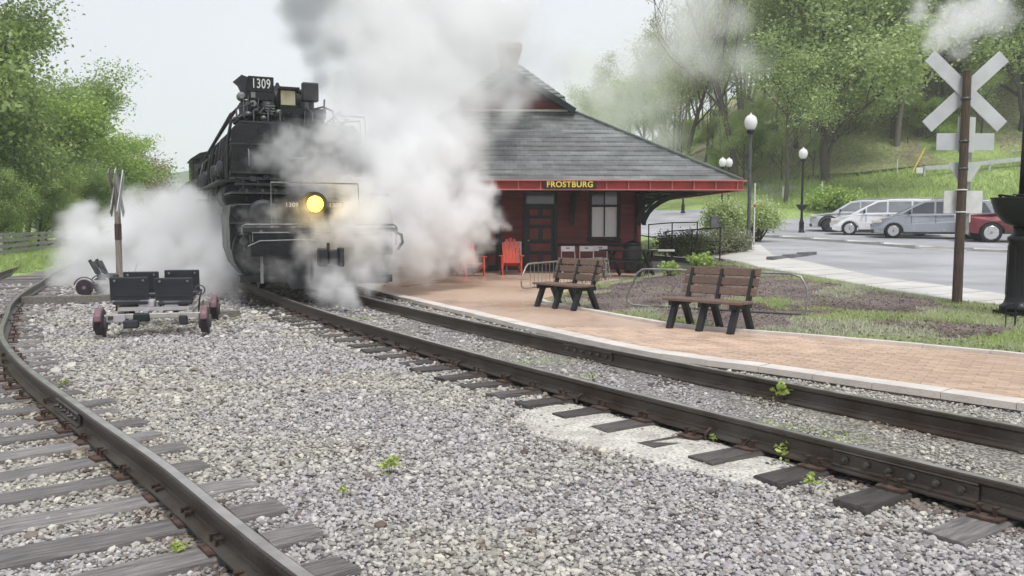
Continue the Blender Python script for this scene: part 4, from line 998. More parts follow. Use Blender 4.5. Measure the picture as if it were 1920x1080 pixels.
# ================================================================ LOCOMOTIVE (local frame: y runs back along the engine, x to its left side as we see it = right)
lo = thing('steam_locomotive', 'black steam locomotive number 1309 with lit yellow headlight, wrapped in steam', 'locomotive', (-3.58, 16.3, .2), R(24))
def part(mb, name, m='iron', parent=None, **k): return mb.build(name, m, parent or lo, **k)
# pilot: deck, beam, coupler
part(MB().box((0, .14, 1.02), (2.7, .22, .42)), 'pilot_beam')
part(MB().box((0, 1.3, 1.30), (2.95, 2.4, .08)), 'pilot_deck', 'iron_grey')
part(MB().box((-.95, .75, .36), (1.1, .5, .12)), 'pilot_step', 'iron_grey'); part(MB().box((.95, .3, .36), (.62, .5, .22)), 'pilot_step', 'iron_grey')
for x in (-1.15, 1.18): part(MB().beam((x, .12, .3), (x, .12, 1.3), .05, .06), 'step_hanger', 'iron_light')
part(MB().box((1.2, -.02, .35), (.2, .16, .14)), 'step_tread', 'iron')
part(MB().prism([(-.62, .18), (.62, .18), (.95, .82), (-.95, .82)], .12, .18), 'pilot_sheet', 'iron_grey')
cp = part(MB().box((-.02, -.12, .80), (.30, .7, .26)), 'coupler', 'rust_dark', bevel=.03)
part(MB().box((-.16, -.58, .80), (.15, .26, .34)).box((.04, -.56, .80), (.18, .2, .28)).box((.17, -.62, .80), (.09, .26, .36)), 'knuckle', 'iron_grey', cp, bevel=.03)
part(MB().tube([(-.02, -.44, .9), (-.02, -.44, 1.06)], .03, 8), 'knuckle_pin', 'rust_dark', cp)
part(MB().tube([(-.02, -.1, 1.05), (-.3, -.12, 1.12), (-1.2, -.1, 1.1), (-1.42, -.1, 1.0)], .014, 6), 'uncoupling_lever', 'iron_light')
def pipe(pts, r=.018, m='iron_light', name='handrail'): return part(MB().tube(pts, r, 7), name, m)
pipe([(-1.5, .02, 1.22), (-1.5, .0, 1.37), (-1.44, -.01, 1.40), (-.5, -.01, 1.40)]); pipe([(.45, -.01, 1.40), (1.36, -.01, 1.40), (1.42, .0, 1.36), (1.42, .02, 1.0)])
pipe([(-1.32, -.02, 1.08), (-1.32, -.02, 1.25), (-.65, -.02, 1.25)], .014); pipe([(.8, -.02, 1.25), (1.26, -.02, 1.25), (1.30, -.02, 1.18), (1.30, -.02, .95)], .014)
pipe([(1.42, .1, 1.25), (1.55, .1, 1.2), (1.58, .12, 1.05), (1.48, .12, .9)], .03, 'iron_grey', 'steam_hose')
pipe([(-.25, -.06, .75), (-.28, -.2, .45), (-.3, -.12, .28)], .03, 'iron_grey', 'air_hose')
pipe([(-.92, .35, 1.34), (-.92, .35, 2.20), (.75, .35, 2.20), (.78, .35, 1.34)], .016)
# big low-pressure cylinders
def cyl(s):
    prof = [(-.32, .28), (-.95, .26), (-1.30, .40), (-1.52, .66), (-1.62, .98), (-1.63, 1.55), (-1.60, 1.78), (-1.5, 1.84), (-.32, 1.84)]
    b = part(MB().prism([(s * a, c - .03) for a, c in prof], .95, 2.5), 'cylinder_block', 'iron', bevel=.03, seg=2)
    part(MB().lathe([(.60, -.05), (.62, .0), (.62, .08)], c=(s * -.98, .9, .90), n=32, axis='y', smooth=False), 'cylinder_cover', 'iron', b)
    part(MB().lathe([(.22, -.10), (.3, .0), (.3, .08)], c=(s * -.98, .86, .90), n=20, axis='y'), 'cover_boss', 'iron', b)
    for k in range(16):
        a = k * math.pi / 8; part(MB().lathe([(.022, -.035), (.022, .02)], c=(s * -.98 + .55 * math.cos(a), .85, .90 + .55 * math.sin(a)), n=6, axis='y', smooth=False), 'stud', 'iron_grey', b)
    part(MB().lathe([(.2, -.06), (.27, 0), (.27, .12)], c=(s * -1.0, .88, 1.62), n=24, axis='y'), 'valve_cover', 'iron_grey', b)
    part(MB().box((s * -.98, .92, 1.43), (1.26, .07, .04)), 'ledge', 'iron_grey', b)
    part(MB().lathe([(.07, -.1), (.09, .02)], c=(s * -1.38, .86, 1.08), n=12, axis='y').box((s * -1.38, .8, 1.22), (.16, .05, .04)).tube([(s * -1.38, .8, .9), (s * -1.38, .8, 1.25)], .018, 6), 'relief_valve', 'iron_light', b)
cyl(1); cyl(-1)
for s in (-1, 1):
    part(MB().box((s * 1.0, 1.7, 2.02), (1.15, 1.3, .04)), 'cylinder_cover_plate', 'iron_grey')
    part(MB().lathe([(.34, 0), (.34, 1.7)], c=(s * 1.15, 3.2, 2.05), n=20, axis='y'), 'air_reservoir', 'iron_grey')
# smokebox and boiler
part(MB().lathe([(1.02, 3.0), (1.08, 3.05), (1.08, 6.2)], c=(0, 0, 2.85), n=40, axis='y'), 'smokebox')
dr = part(MB().lathe([(.2, 2.86), (.62, 2.90), (.78, 2.98), (.80, 3.02)], c=(0, 0, 2.85), n=32, axis='y'), 'smokebox_door', 'iron')
part(MB().tube([(-.45, 2.84, 2.85), (.45, 2.84, 2.85)], .02, 6), 'door_handle', 'iron_light', dr)
part(MB().lathe([(1.10, 6.2), (1.12, 6.3), (1.14, 10), (1.22, 11), (1.22, 17)], c=(0, 0, 2.90), n=40, axis='y'), 'boiler')
for y in (6.25, 7.8, 9.4, 11.0, 13, 15): part(MB().lathe([(1.145 if y < 10.5 else 1.235, y), (1.145 if y < 10.5 else 1.235, y + .07)], c=(0, 0, 2.90), n=40, axis='y'), 'boiler_band', 'iron_grey')
# front shields and air pumps on the smokebox front
for s in (-1, 1):
    sh = part(MB().prism([(s * .17, 2.46), (s * 1.39, 2.46), (s * 1.39, 3.38), (s * 1.22, 3.58), (s * .17, 3.60)], 2.53, 2.57), 'pump_shield', 'iron', bevel=.008, seg=1)
    for q_ in range(7): part(MB().lathe([(.016, 2.505), (.016, 2.535)], c=(s * (.24 + q_ * .18), 0, 3.1), n=6, axis='y', smooth=False), 'rivet', 'iron_grey', sh); part(MB().lathe([(.016, 2.505), (.016, 2.535)], c=(s * (.24 + q_ * .18), 0, 2.5), n=6, axis='y', smooth=False), 'rivet', 'iron_grey', sh)
    part(MB().box((s * .62, 2.515, 2.78), (.34, .02, .3)), 'hatch', 'iron_grey', sh, bevel=.006, seg=1)
    part(MB().tube([(s * 1.05, 2.53, 2.62), (s * 1.05, 2.45, 2.66), (s * 1.05, 2.45, 2.95), (s * 1.05, 2.53, 2.99)], .014, 6), 'grab_iron', 'iron_light', sh)
    part(MB().box((s * .78, 2.52, 3.1), (1.22, .02, .03)).box((s * .78, 2.52, 2.5), (1.22, .02, .04)).box((s * .68, 2.52, 3.56), (1.0, .02, .03)), 'shield_rib', 'iron_grey', sh)
    p_ = part(MB().lathe([(.20, 0), (.24, .04), (.24, .42), (.2, .46), (.12, .48), (.12, .58), (.22, .6), (.25, .64), (.25, 1.0), (.2, 1.05)], c=(s * .75, 2.85, 2.55), n=20), 'air_pump')
    for k in range(5): part(MB().lathe([(.27, 3.22 + k * .06), (.27, 3.245 + k * .06)], c=(s * .75, 2.85, 0), n=20), 'cooling_fin', 'iron_grey', p_)
# cross frame under the smokebox front
for z, w_, yy in ((2.36, 2.9, 2.4), (2.24, 2.7, 2.35), (2.12, 2.5, 2.45)): part(MB().box((0, yy, z), (w_, .3, .05)), 'cross_brace', 'iron_grey')
for k in range(9): part(MB().box((-1.2 + k * .3, 2.3, 2.2), (.05, .06, .34)), 'bracket', 'iron_grey')
part(MB().box((0, 2.9, 1.75), (1.3, 1.3, .8)), 'saddle'); 
# top: number board, headlamp box, domes, stack, bell
nbz = 4.44
nb_ = part(MB().box((-.69, 3.12, nbz), (.54, .16, .33)), 'number_board', 'iron', bevel=.01, seg=1)
text_mesh('numerals', '1309', .29, 'letters_white', nb_, (-.69, 3.03, nbz), (R(90), 0, 0), .004, .002, .66)
part(MB().box((-.69, 3.2, 4.20), (.50, .3, .20)).box((-.92, 3.15, 4.05), (.05, .1, .5)).box((-.46, 3.15, 4.05), (.05, .1, .5)), 'board_bracket', 'iron')
part(MB().prism([(-1.02, 4.15), (-1.14, 4.42), (-1.24, 4.5), (-1.06, 4.66), (-.94, 4.62), (-.94, 4.15)], 3.3, 3.42), 'side_plate', 'iron_grey')
part(MB().lathe([(.05, -.09), (.10, -.03), (.10, .08)], c=(-1.08, 3.26, 4.18), n=14, axis='y'), 'marker_lamp', 'iron_light')
part(MB().lathe([(.07, -.05), (.09, 0), (.09, .08)], c=(-.86, 3.1, 4.02), n=12, axis='y').box((-.86, 3.06, 4.2), (.09, .06, .12)), 'valve', 'iron_light')
lb = part(MB().box((-.12, 3.22, 4.18), (.38, .3, .34)), 'lamp_box', 'iron', bevel=.012, seg=1)
part(MB().box((-.12, 3.05, 4.18), (.31, .03, .31)), 'lamp_glass', 'cream_glass', lb); part(MB().box((-.12, 3.03, 4.37), (.44, .4, .04)).box((-.12, 3.03, 3.99), (.38, .1, .04)), 'lamp_hood', 'iron', lb)
part(MB().lathe([(.30, 0), (.30, .25), (.26, .38), (.16, .5), (.05, .56), (.03, .62)], c=(-.22, 3.85, 4.0), n=20), 'bell_dome', 'iron')
sk = part(MB().lathe([(.46, 3.8), (.34, 3.95), (.27, 4.1), (.27, 4.42), (.31, 4.47), (.31, 4.53), (.27, 4.53), (.24, 4.2)], c=(.42, 4.3, 0), n=24), 'smokestack', 'iron')
part(MB().lathe([(.62, 3.85), (.56, 4.0), (.52, 4.3), (.40, 4.5), (.12, 4.58)], c=(0, 7.8, 0), n=24), 'sand_dome'); part(MB().lathe([(.60, 3.9), (.52, 4.05), (.48, 4.3), (.36, 4.45), (.12, 4.52)], c=(0, 11.6, 0), n=24), 'steam_dome')
part(MB().lathe([(.14, 3.8), (.17, 3.9), (.17, 4.0), (.12, 4.08)], c=(-.55, 3.1, 0), n=12).box((-.35, 3.2, 3.72), (.5, .2, .08)), 'turbo_generator', 'iron_grey')
for k in range(3): part(MB().box((-.52, 2.95, 3.86 + k * .055), (.2, .04, .02)), 'louvre', 'iron_light')
for (x, y, z) in ((-1.0, 3.6, 3.9), (-.95, 4.1, 4.0), (-1.12, 3.9, 3.72)): part(MB().lathe([(.07, -.08), (.1, 0), (.07, .09)], c=(x, y, z), n=10), 'check_valve', 'iron_grey')
bx_ = part(MB().box((.40, 3.25, 4.36), (.36, .2, .42)), 'feedwater_box', 'iron_grey', bevel=.03)
part(MB().lathe([(.16, 3.62), (.22, 3.68), (.22, 4.12), (.14, 4.2)], c=(-.62, 3.35, 0), n=18), 'top_reservoir', 'iron'); part(MB().lathe([(.12, 3.6), (.17, 3.66), (.17, 4.05), (.1, 4.12)], c=(-.95, 3.4, 0), n=16), 'top_reservoir', 'iron_grey')
part(MB().lathe([(.34, 3.8), (.40, 3.9), (.40, 4.2), (.30, 4.36), (.1, 4.42)], c=(.08, 3.9, 0), n=22), 'top_casing', 'iron'); part(MB().box((.2, 3.15, 3.86), (1.0, .3, .22)), 'top_bracket', 'iron')
for x, z0, z1 in ((-1.12, 3.5, 4.1), (-1.02, 3.4, 4.25), (-.8, 3.5, 4.3), (-.5, 3.5, 4.2), (-.38, 3.5, 4.0), (.2, 3.5, 4.1), (.62, 3.5, 4.2)): part(MB().tube([(x, 2.9, z0), (x + .02, 2.95, (z0 + z1) / 2), (x + .08, 3.15, z1)], .02, 6), 'top_pipe', 'iron_grey')
for k in range(6): part(MB().lathe([(.05, -.04), (.07, 0), (.05, .05)], c=(-1.15 + k * .16, 2.85 + .05 * (k % 2), 3.70 + .07 * (k % 3)), n=8), 'valve', 'iron_light' if k % 2 else 'iron_grey')
part(MB().tube([(-.2, 2.95, 3.6), (-.3, 2.9, 3.75), (-.9, 2.85, 3.8), (-1.3, 2.95, 3.55)], .03, 7), 'top_pipe', 'iron')
# side: ladder-like railing, pipes, running board (both sides)
for s in (-1, 1):
    pts1 = [(s * 1.12, 3.4, 4.00), (s * 1.18, 12.6, 3.42)]; pts2 = [(s * 1.30, 3.4, 3.82), (s * 1.34, 12.6, 3.20)]
    ld = part(MB().tube(pts1, .025, 6).tube(pts2, .025, 6), 'side_ladder', 'iron_grey')
    for k in range(17):
        t = (k + .3) / 17; a = Vector(pts1[0]).lerp(Vector(pts1[1]), t); b = Vector(pts2[0]).lerp(Vector(pts2[1]), t); part(MB().tube([a, b], .018, 5), 'rung', 'iron_grey', ld)
    for y in (3.6, 4.1, 4.7, 5.4, 6.3, 7.4, 8.2):
        x0 = random.uniform(.0, .06); part(MB().tube([(s * 1.05, y, 3.65), (s * (1.28 + x0), y - .08, 3.4), (s * (1.36 + x0), y - .05, 2.9), (s * (1.33 + x0), y + .1, 2.35)], random.choice([.022, .03, .04]), 7), 'steam_pipe', random.choice(['iron', 'iron_grey', 'iron_grey']))
    for z in (2.62, 2.75, 3.25): part(MB().tube([(s * 1.28, 3.2, z), (s * 1.32, 9, z - .02), (s * 1.36, 16, z - .1)], .028, 6), 'long_pipe', 'iron_grey')
    part(MB().box((s * 1.42, 5.2, 2.34), (.42, 4.6, .05)), 'running_board', 'iron_grey'); part(MB().box((s * 1.5, 12, 2.05), (.42, 8.5, .05)), 'running_board', 'iron_grey')
    part(MB().lathe([(.05, 0), (.30, .06), (.30, 2.3), (.05, 2.36)], c=(s * 1.32, 8.6, 1.85), n=18, axis='y'), 'air_tank')
    for y in (4.3, 6.1, 8.9, 10.6, 13.2): part(MB().lathe([(.10, -.2), (.16, -.1), (.16, .15), (.08, .2)], c=(s * 1.38, y, 2.66), n=10), 'lubricator', 'iron_grey')
    # wheels and rods
    for y, r in ((3.0, .38), (4.5, .70), (6.0, .70), (7.5, .70), (9.9, .70), (11.4, .70), (12.9, .70), (15.4, .48)):
        wv = part(MB().lathe([(r - .12, -.05), (r - .02, -.06), (r, -.06), (r, .06), (r - .12, .05)], c=(s * .78, y, r + .0), n=28, axis='x'), 'wheel', 'iron')
        part(MB().lathe([(.15, -.09), (.15, .09)], c=(s * .78, y, r), n=14, axis='x'), 'hub', 'iron_grey', wv)
        for k in range(10):
            a = k * math.pi / 5; part(MB().beam((s * .78, y + .12 * math.cos(a), r + .12 * math.sin(a)), (s * .78, y + (r - .1) * math.cos(a), r + (r - .1) * math.sin(a)), .06, .05, up=(1, 0, 0)), 'spoke', 'iron', wv) if r > .6 else None
    for y0 in (4.5, 9.9): part(MB().beam((s * .95, y0, .42), (s * .95, y0 + 3.0, .42), .05, .13), 'side_rod', 'iron_light'); part(MB().beam((s * 1.03, y0 - 1.0, .72), (s * 1.03, y0 + 1.5, .42), .05, .12), 'main_rod', 'iron_light')
    part(MB().lathe([(.42, 0), (.45, .04), (.45, .96), (.42, 1.0)], c=(s * 1.18, 8.0, .95), n=24, axis='y'), 'rear_cylinder'); part(MB().box((s * 1.12, 8.5, 1.55), (.5, .9, .4)), 'rear_valve_chest')
    part(MB().box((s * .78, 5.9, .68), (.1, 6.5, .34)).box((s * .6, 12.2, .68), (.1, 7.5, .34)), 'frame')
    part(MB().box((s * 1.3, 5.3, 1.2), (.12, .5, .9)).box((s * 1.3, 10.6, 1.2), (.12, .5, .9)), 'link_hanger', 'iron_grey')
for i in range(26):
    a = math.pi * 2 * i / 26; part(MB().lathe([(.02, -.02), (.02, .02)], c=(1.0 * math.cos(a), 2.99, 2.85 + 1.0 * math.sin(a)), n=6, axis='y', smooth=False), 'rivet', 'iron_grey')
pr_ = random.Random(3)
for s_, n_ in ((-1, 16), (1, 8)):
    for k in range(n_):
        y = pr_.uniform(3.1, 14); z0 = pr_.uniform(2.35, 3.1); r_ = pr_.choice([.02, .028, .04]); x = s_ * (1.30 + pr_.uniform(0, .14)); y2 = y + pr_.uniform(.4, 2.0)
        part(MB().tube([(x * .93, y, z0 + .38), (x, y, z0), (x, y + .1, z0 - .12), (x, y2, z0 - .15), (x, y2 + .08, z0 - .3), (x, y2 + .08, z0 - .7)], r_, 6), 'branch_pipe', pr_.choice(['iron', 'iron_grey', 'iron_light']))
for x, z in ((-1.25, 3.75), (-1.1, 3.8), (-.9, 3.72), (-.6, 3.74), (-.35, 3.7), (.35, 3.74), (.8, 3.8)):
    part(MB().tube([(x, 2.7, z - .15), (x, 2.75, z + .1), (x * .8, 3.0, z + .22), (x * .7, 3.6, z + .24)], .022, 6), 'front_pipe', 'iron_grey')
part(MB().tube([(-.62, 3.0, 3.95), (-.75, 2.95, 3.8), (-1.1, 2.8, 3.72), (-1.36, 2.75, 3.6), (-1.42, 2.9, 3.2), (-1.44, 3.0, 2.4)], .035, 7), 'front_pipe', 'iron_grey')
part(MB().tube([(.75, 2.6, 3.62), (1.36, 2.6, 3.7), (1.40, 2.6, 3.2), (1.40, 2.6, 2.8)], .02, 6).tube([(.9, 2.7, 3.8), (1.5, 2.7, 3.8), (1.54, 2.7, 3.1)], .016, 6), 'front_handrail', 'iron_grey')
for k in range(10): part(MB().box((-1.3 + k * .29, 2.24, 2.31 + .04 * (k % 3)), (.12, .08, .10)), 'fitting', 'iron_grey' if k % 2 else 'iron')
for x in (-1.25, -.95, -.7, .7, 1.0, 1.25): part(MB().tube([(x, 1.2, 1.86), (x, 1.25, 2.08), (x * .9, 2.2, 2.1)], .03, 6), 'deck_pipe', 'iron_grey')
# cab and tender
part(MB().box((0, 18.0, 2.75), (2.5, 2.2, 2.1)), 'cab'); part(MB().prism([(-1.32, 3.78), (1.32, 3.78), (1.0, 4.0), (.5, 4.12), (-.5, 4.12), (-1.0, 4.0)], 16.8, 19.5), 'cab_roof')
for s in (-1, 1): part(MB().box((s * 1.26, 18.0, 3.2), (.02, 1.1, .7)), 'cab_window', 'car_glass'); part(MB().box((s * 1.08, 16.88, 3.35), (.25, .02, .5)), 'cab_window', 'car_glass')
part(MB().box((0, 24.6, 2.0), (2.5, 9.4, 2.2)), 'tender'); part(MB().box((0, 24.6, .9), (2.6, 9, .3)), 'tender_frame')
# headlight (lit)
hl = part(MB().lathe([(.22, -.14), (.24, -.12), (.25, .2), (.18, .26)], c=(-.08, .55, 1.80), n=20, axis='y'), 'headlight', 'iron')
part(MB().lathe([(.0, -.16), (.15, -.15), (.165, -.13)], c=(-.08, .55, 1.80), n=20, axis='y'), 'lens', 'headlamp', hl)
part(MB().box((-.08, .6, 1.45), (.1, .1, .3)), 'headlight_bracket', 'iron_grey')
for s in (-1, 1):
    n_ = part(MB().box((-.08 + s * .42, .6, 1.78), (.34, .06, .14)), 'small_number_plate', 'iron')
    text_mesh('numerals', '1309', .12, 'letters_white', n_, (-.08 + s * .42, .565, 1.78), (R(90), 0, 0), .002)
ll = bpy.data.lights.new('headlight_glow', 'POINT'); ll.energy = 11; ll.color = (1, .66, .03); ll.shadow_soft_size = .16
lob = bpy.data.objects.new('headlight_glow', ll); COL.objects.link(lob); lob.parent = lo; lob.location = (-.08, .30, 1.80)

# ================================================================ RAIL BIKE
def seat(par, x, y, z, rz=0):
    s = MB().box((0, 0, 0), (.52, .035, .34)).build('seat_back', 'seat_plastic', par, bevel=.025); s.location = (x, y, z + .24); s.rotation_euler = (R(6), 0, rz)
    MB().box((0, .21, -.22), (.48, .40, .05)).build('seat_pan', 'seat_plastic', s, bevel=.025)
    MB().box((0, -.02, -.10), (.42, .012, .012)).build('seat_ridge', 'car_trim', s)
    for sx in (-.19, .19): MB().lathe([(.014, -.012), (.018, 0)], c=(sx, -.022, .12), n=8, axis='y').build('bolt', 'galv', s)
    MB().box((0, .15, -.3), (.34, .3, .05)).build('seat_frame', 'alu', s); MB().beam((0, .12, -.42), (0, .12, -.3), .07, .07).build('seat_post', 'car_trim', s)
rb = thing('rail_bike', 'four-seat pedal rail bike with black seats and reddish wheels on the ballast', 'rail bike', (-5.17, 12.25, 0), R(15))
for x, y, z in ((-.33, .10, .44), (.27, .12, .42), (-.33, 1.2, .46), (.27, 1.2, .48)): seat(rb, x, y, z)
MB().box((0, .0, .29), (1.30, .06, .07)).build('cross_member', 'alu', rb, bevel=.006, seg=1); MB().box((0, 1.9, .29), (1.30, .06, .07)).build('cross_member', 'alu', rb); MB().box((0, .12, .38), (.95, .05, .05)).build('cross_member', 'plastic_grey', rb)
for x in (-.5, -.1, .1, .5): MB().box((x, .95, .33), (.05, 1.95, .05)).build('side_member', 'alu', rb)
for sx in (-1, 1):
    for y in (-.05, 1.75):
        wv = MB().lathe([(.11, -.055), (.165, -.05), (.17, .035), (.20, .04), (.20, .055), (.1, .06)], c=(sx * .70, y, .20), n=24, axis='x').build('wheel', 'wheel_tread', rb)
        MB().lathe([(.05, -.085), (.11, -.08), (.10, .085)], c=(sx * .70, y, .20), n=16, axis='x').build('hub', 'galv_dark', wv)
        MB().prism([(y - .21, .24), (y - .19, .33), (y - .10, .41), (y + .06, .43), (y + .2, .34), (y + .16, .28), (y - .1, .24)], sx * .70 - .05, sx * .70 + .045, axis='x').build('wheel_guard', 'wheel_red', rb, bevel=.02)
MB().box((-.52, -.03, .27), (.3, .09, .11)).build('brake_box', 'plastic_grey', rb, bevel=.01); MB().box((-.56, -.08, .28), (.07, .02, .05)).build('brake_light', 'rust', rb)
MB().box((-.30, -.02, .18), (.2, .14, .12)).build('gear_case', 'car_trim', rb, bevel=.02); MB().box((-.16, 0, .27), (.22, .12, .12)).build('gear_case', 'planter', rb, bevel=.02); MB().box((.4, .0, .22), (.12, .1, .14)).build('gear_case', 'car_trim', rb, bevel=.02)
for x in (-.12, .22): MB().box((x, .3, .44), (.22, .28, .12)).build('pedal_cover', 'plastic_grey', rb, bevel=.03)
for x, y in ((.58, .35), (-.60, .6), (.05, .3)):
    MB().tube([(x, y, .3), (x + .02, y - .02, .5), (x + .04, y + .1, .62)], .014, 6).build('brake_lever', 'lamp_black', rb)
ring = [(.60 + .07 * math.cos(a), .42, .62 + .07 * math.sin(a)) for a in np.linspace(0, 6.28, 14)]
MB().tube(ring, .011, 6, cap=False).build('hand_wheel', 'galv_dark', rb)
for x in (-.3, .3):
    for y in (.9, 1.9):
        MB().tube([(x - .1, y, .42), (x - .1, y, .32), (x + .1, y, .32), (x + .1, y, .22)], .014, 6).build('pedal_crank', 'galv_dark', rb)
rb2 = thing('rail_bike', 'second rail bike seen from the side, half swallowed by the steam cloud', 'rail bike', (-9.45, 19.6, 0), R(-85)); rb2.scale = (.78, .78, .78)
def seat2(x, y):
    s = MB().tube([(x, y - .22, 1.02), (x, y - .12, .84), (x, y + .02, .62), (x, y + .12, .55), (x, y + .5, .56)], [.05, .06, .06, .06, .045], 8).build('seat_shell', 'seat_plastic', rb2); s.scale = (1, 1, 1)
    MB().box((x, y - .06, .8), (.42, .03, .4), (R(24), 0, 0)).build('seat_back', 'seat_plastic', rb2, bevel=.02); MB().box((x, y + .25, .55), (.42, .42, .05)).build('seat_pan', 'seat_plastic', rb2, bevel=.02)
MB().box((0, .4, .36), (.9, 1.7, .06)).build('frame', 'alu', rb2)
for x in (-.25, .25): seat2(x, .0)
for sx in (-1, 1):
    for y in (-.25, 1.2):
        wv = MB().lathe([(.21, -.03), (.24, -.02), (.24, .02), (.21, .03)], c=(sx * .6, y, .24), n=24, axis='x').build('wheel', 'wheel_tread', rb2)
        MB().lathe([(.05, -.05), (.05, .05)], c=(sx * .6, y, .24), n=12, axis='x').build('hub', 'galv', wv)
        MB().tube([(sx * .6, y + .30 * math.cos(a), .24 + .30 * math.sin(a)) for a in np.linspace(.4, 2.9, 9)], .02, 6).build('mudguard', 'galv_dark', rb2)
MB().tube([(0, .9, .36), (0, 1.0, .8), (-.2, .95, .85)], .018, 6).build('handlebar', 'galv_dark', rb2)

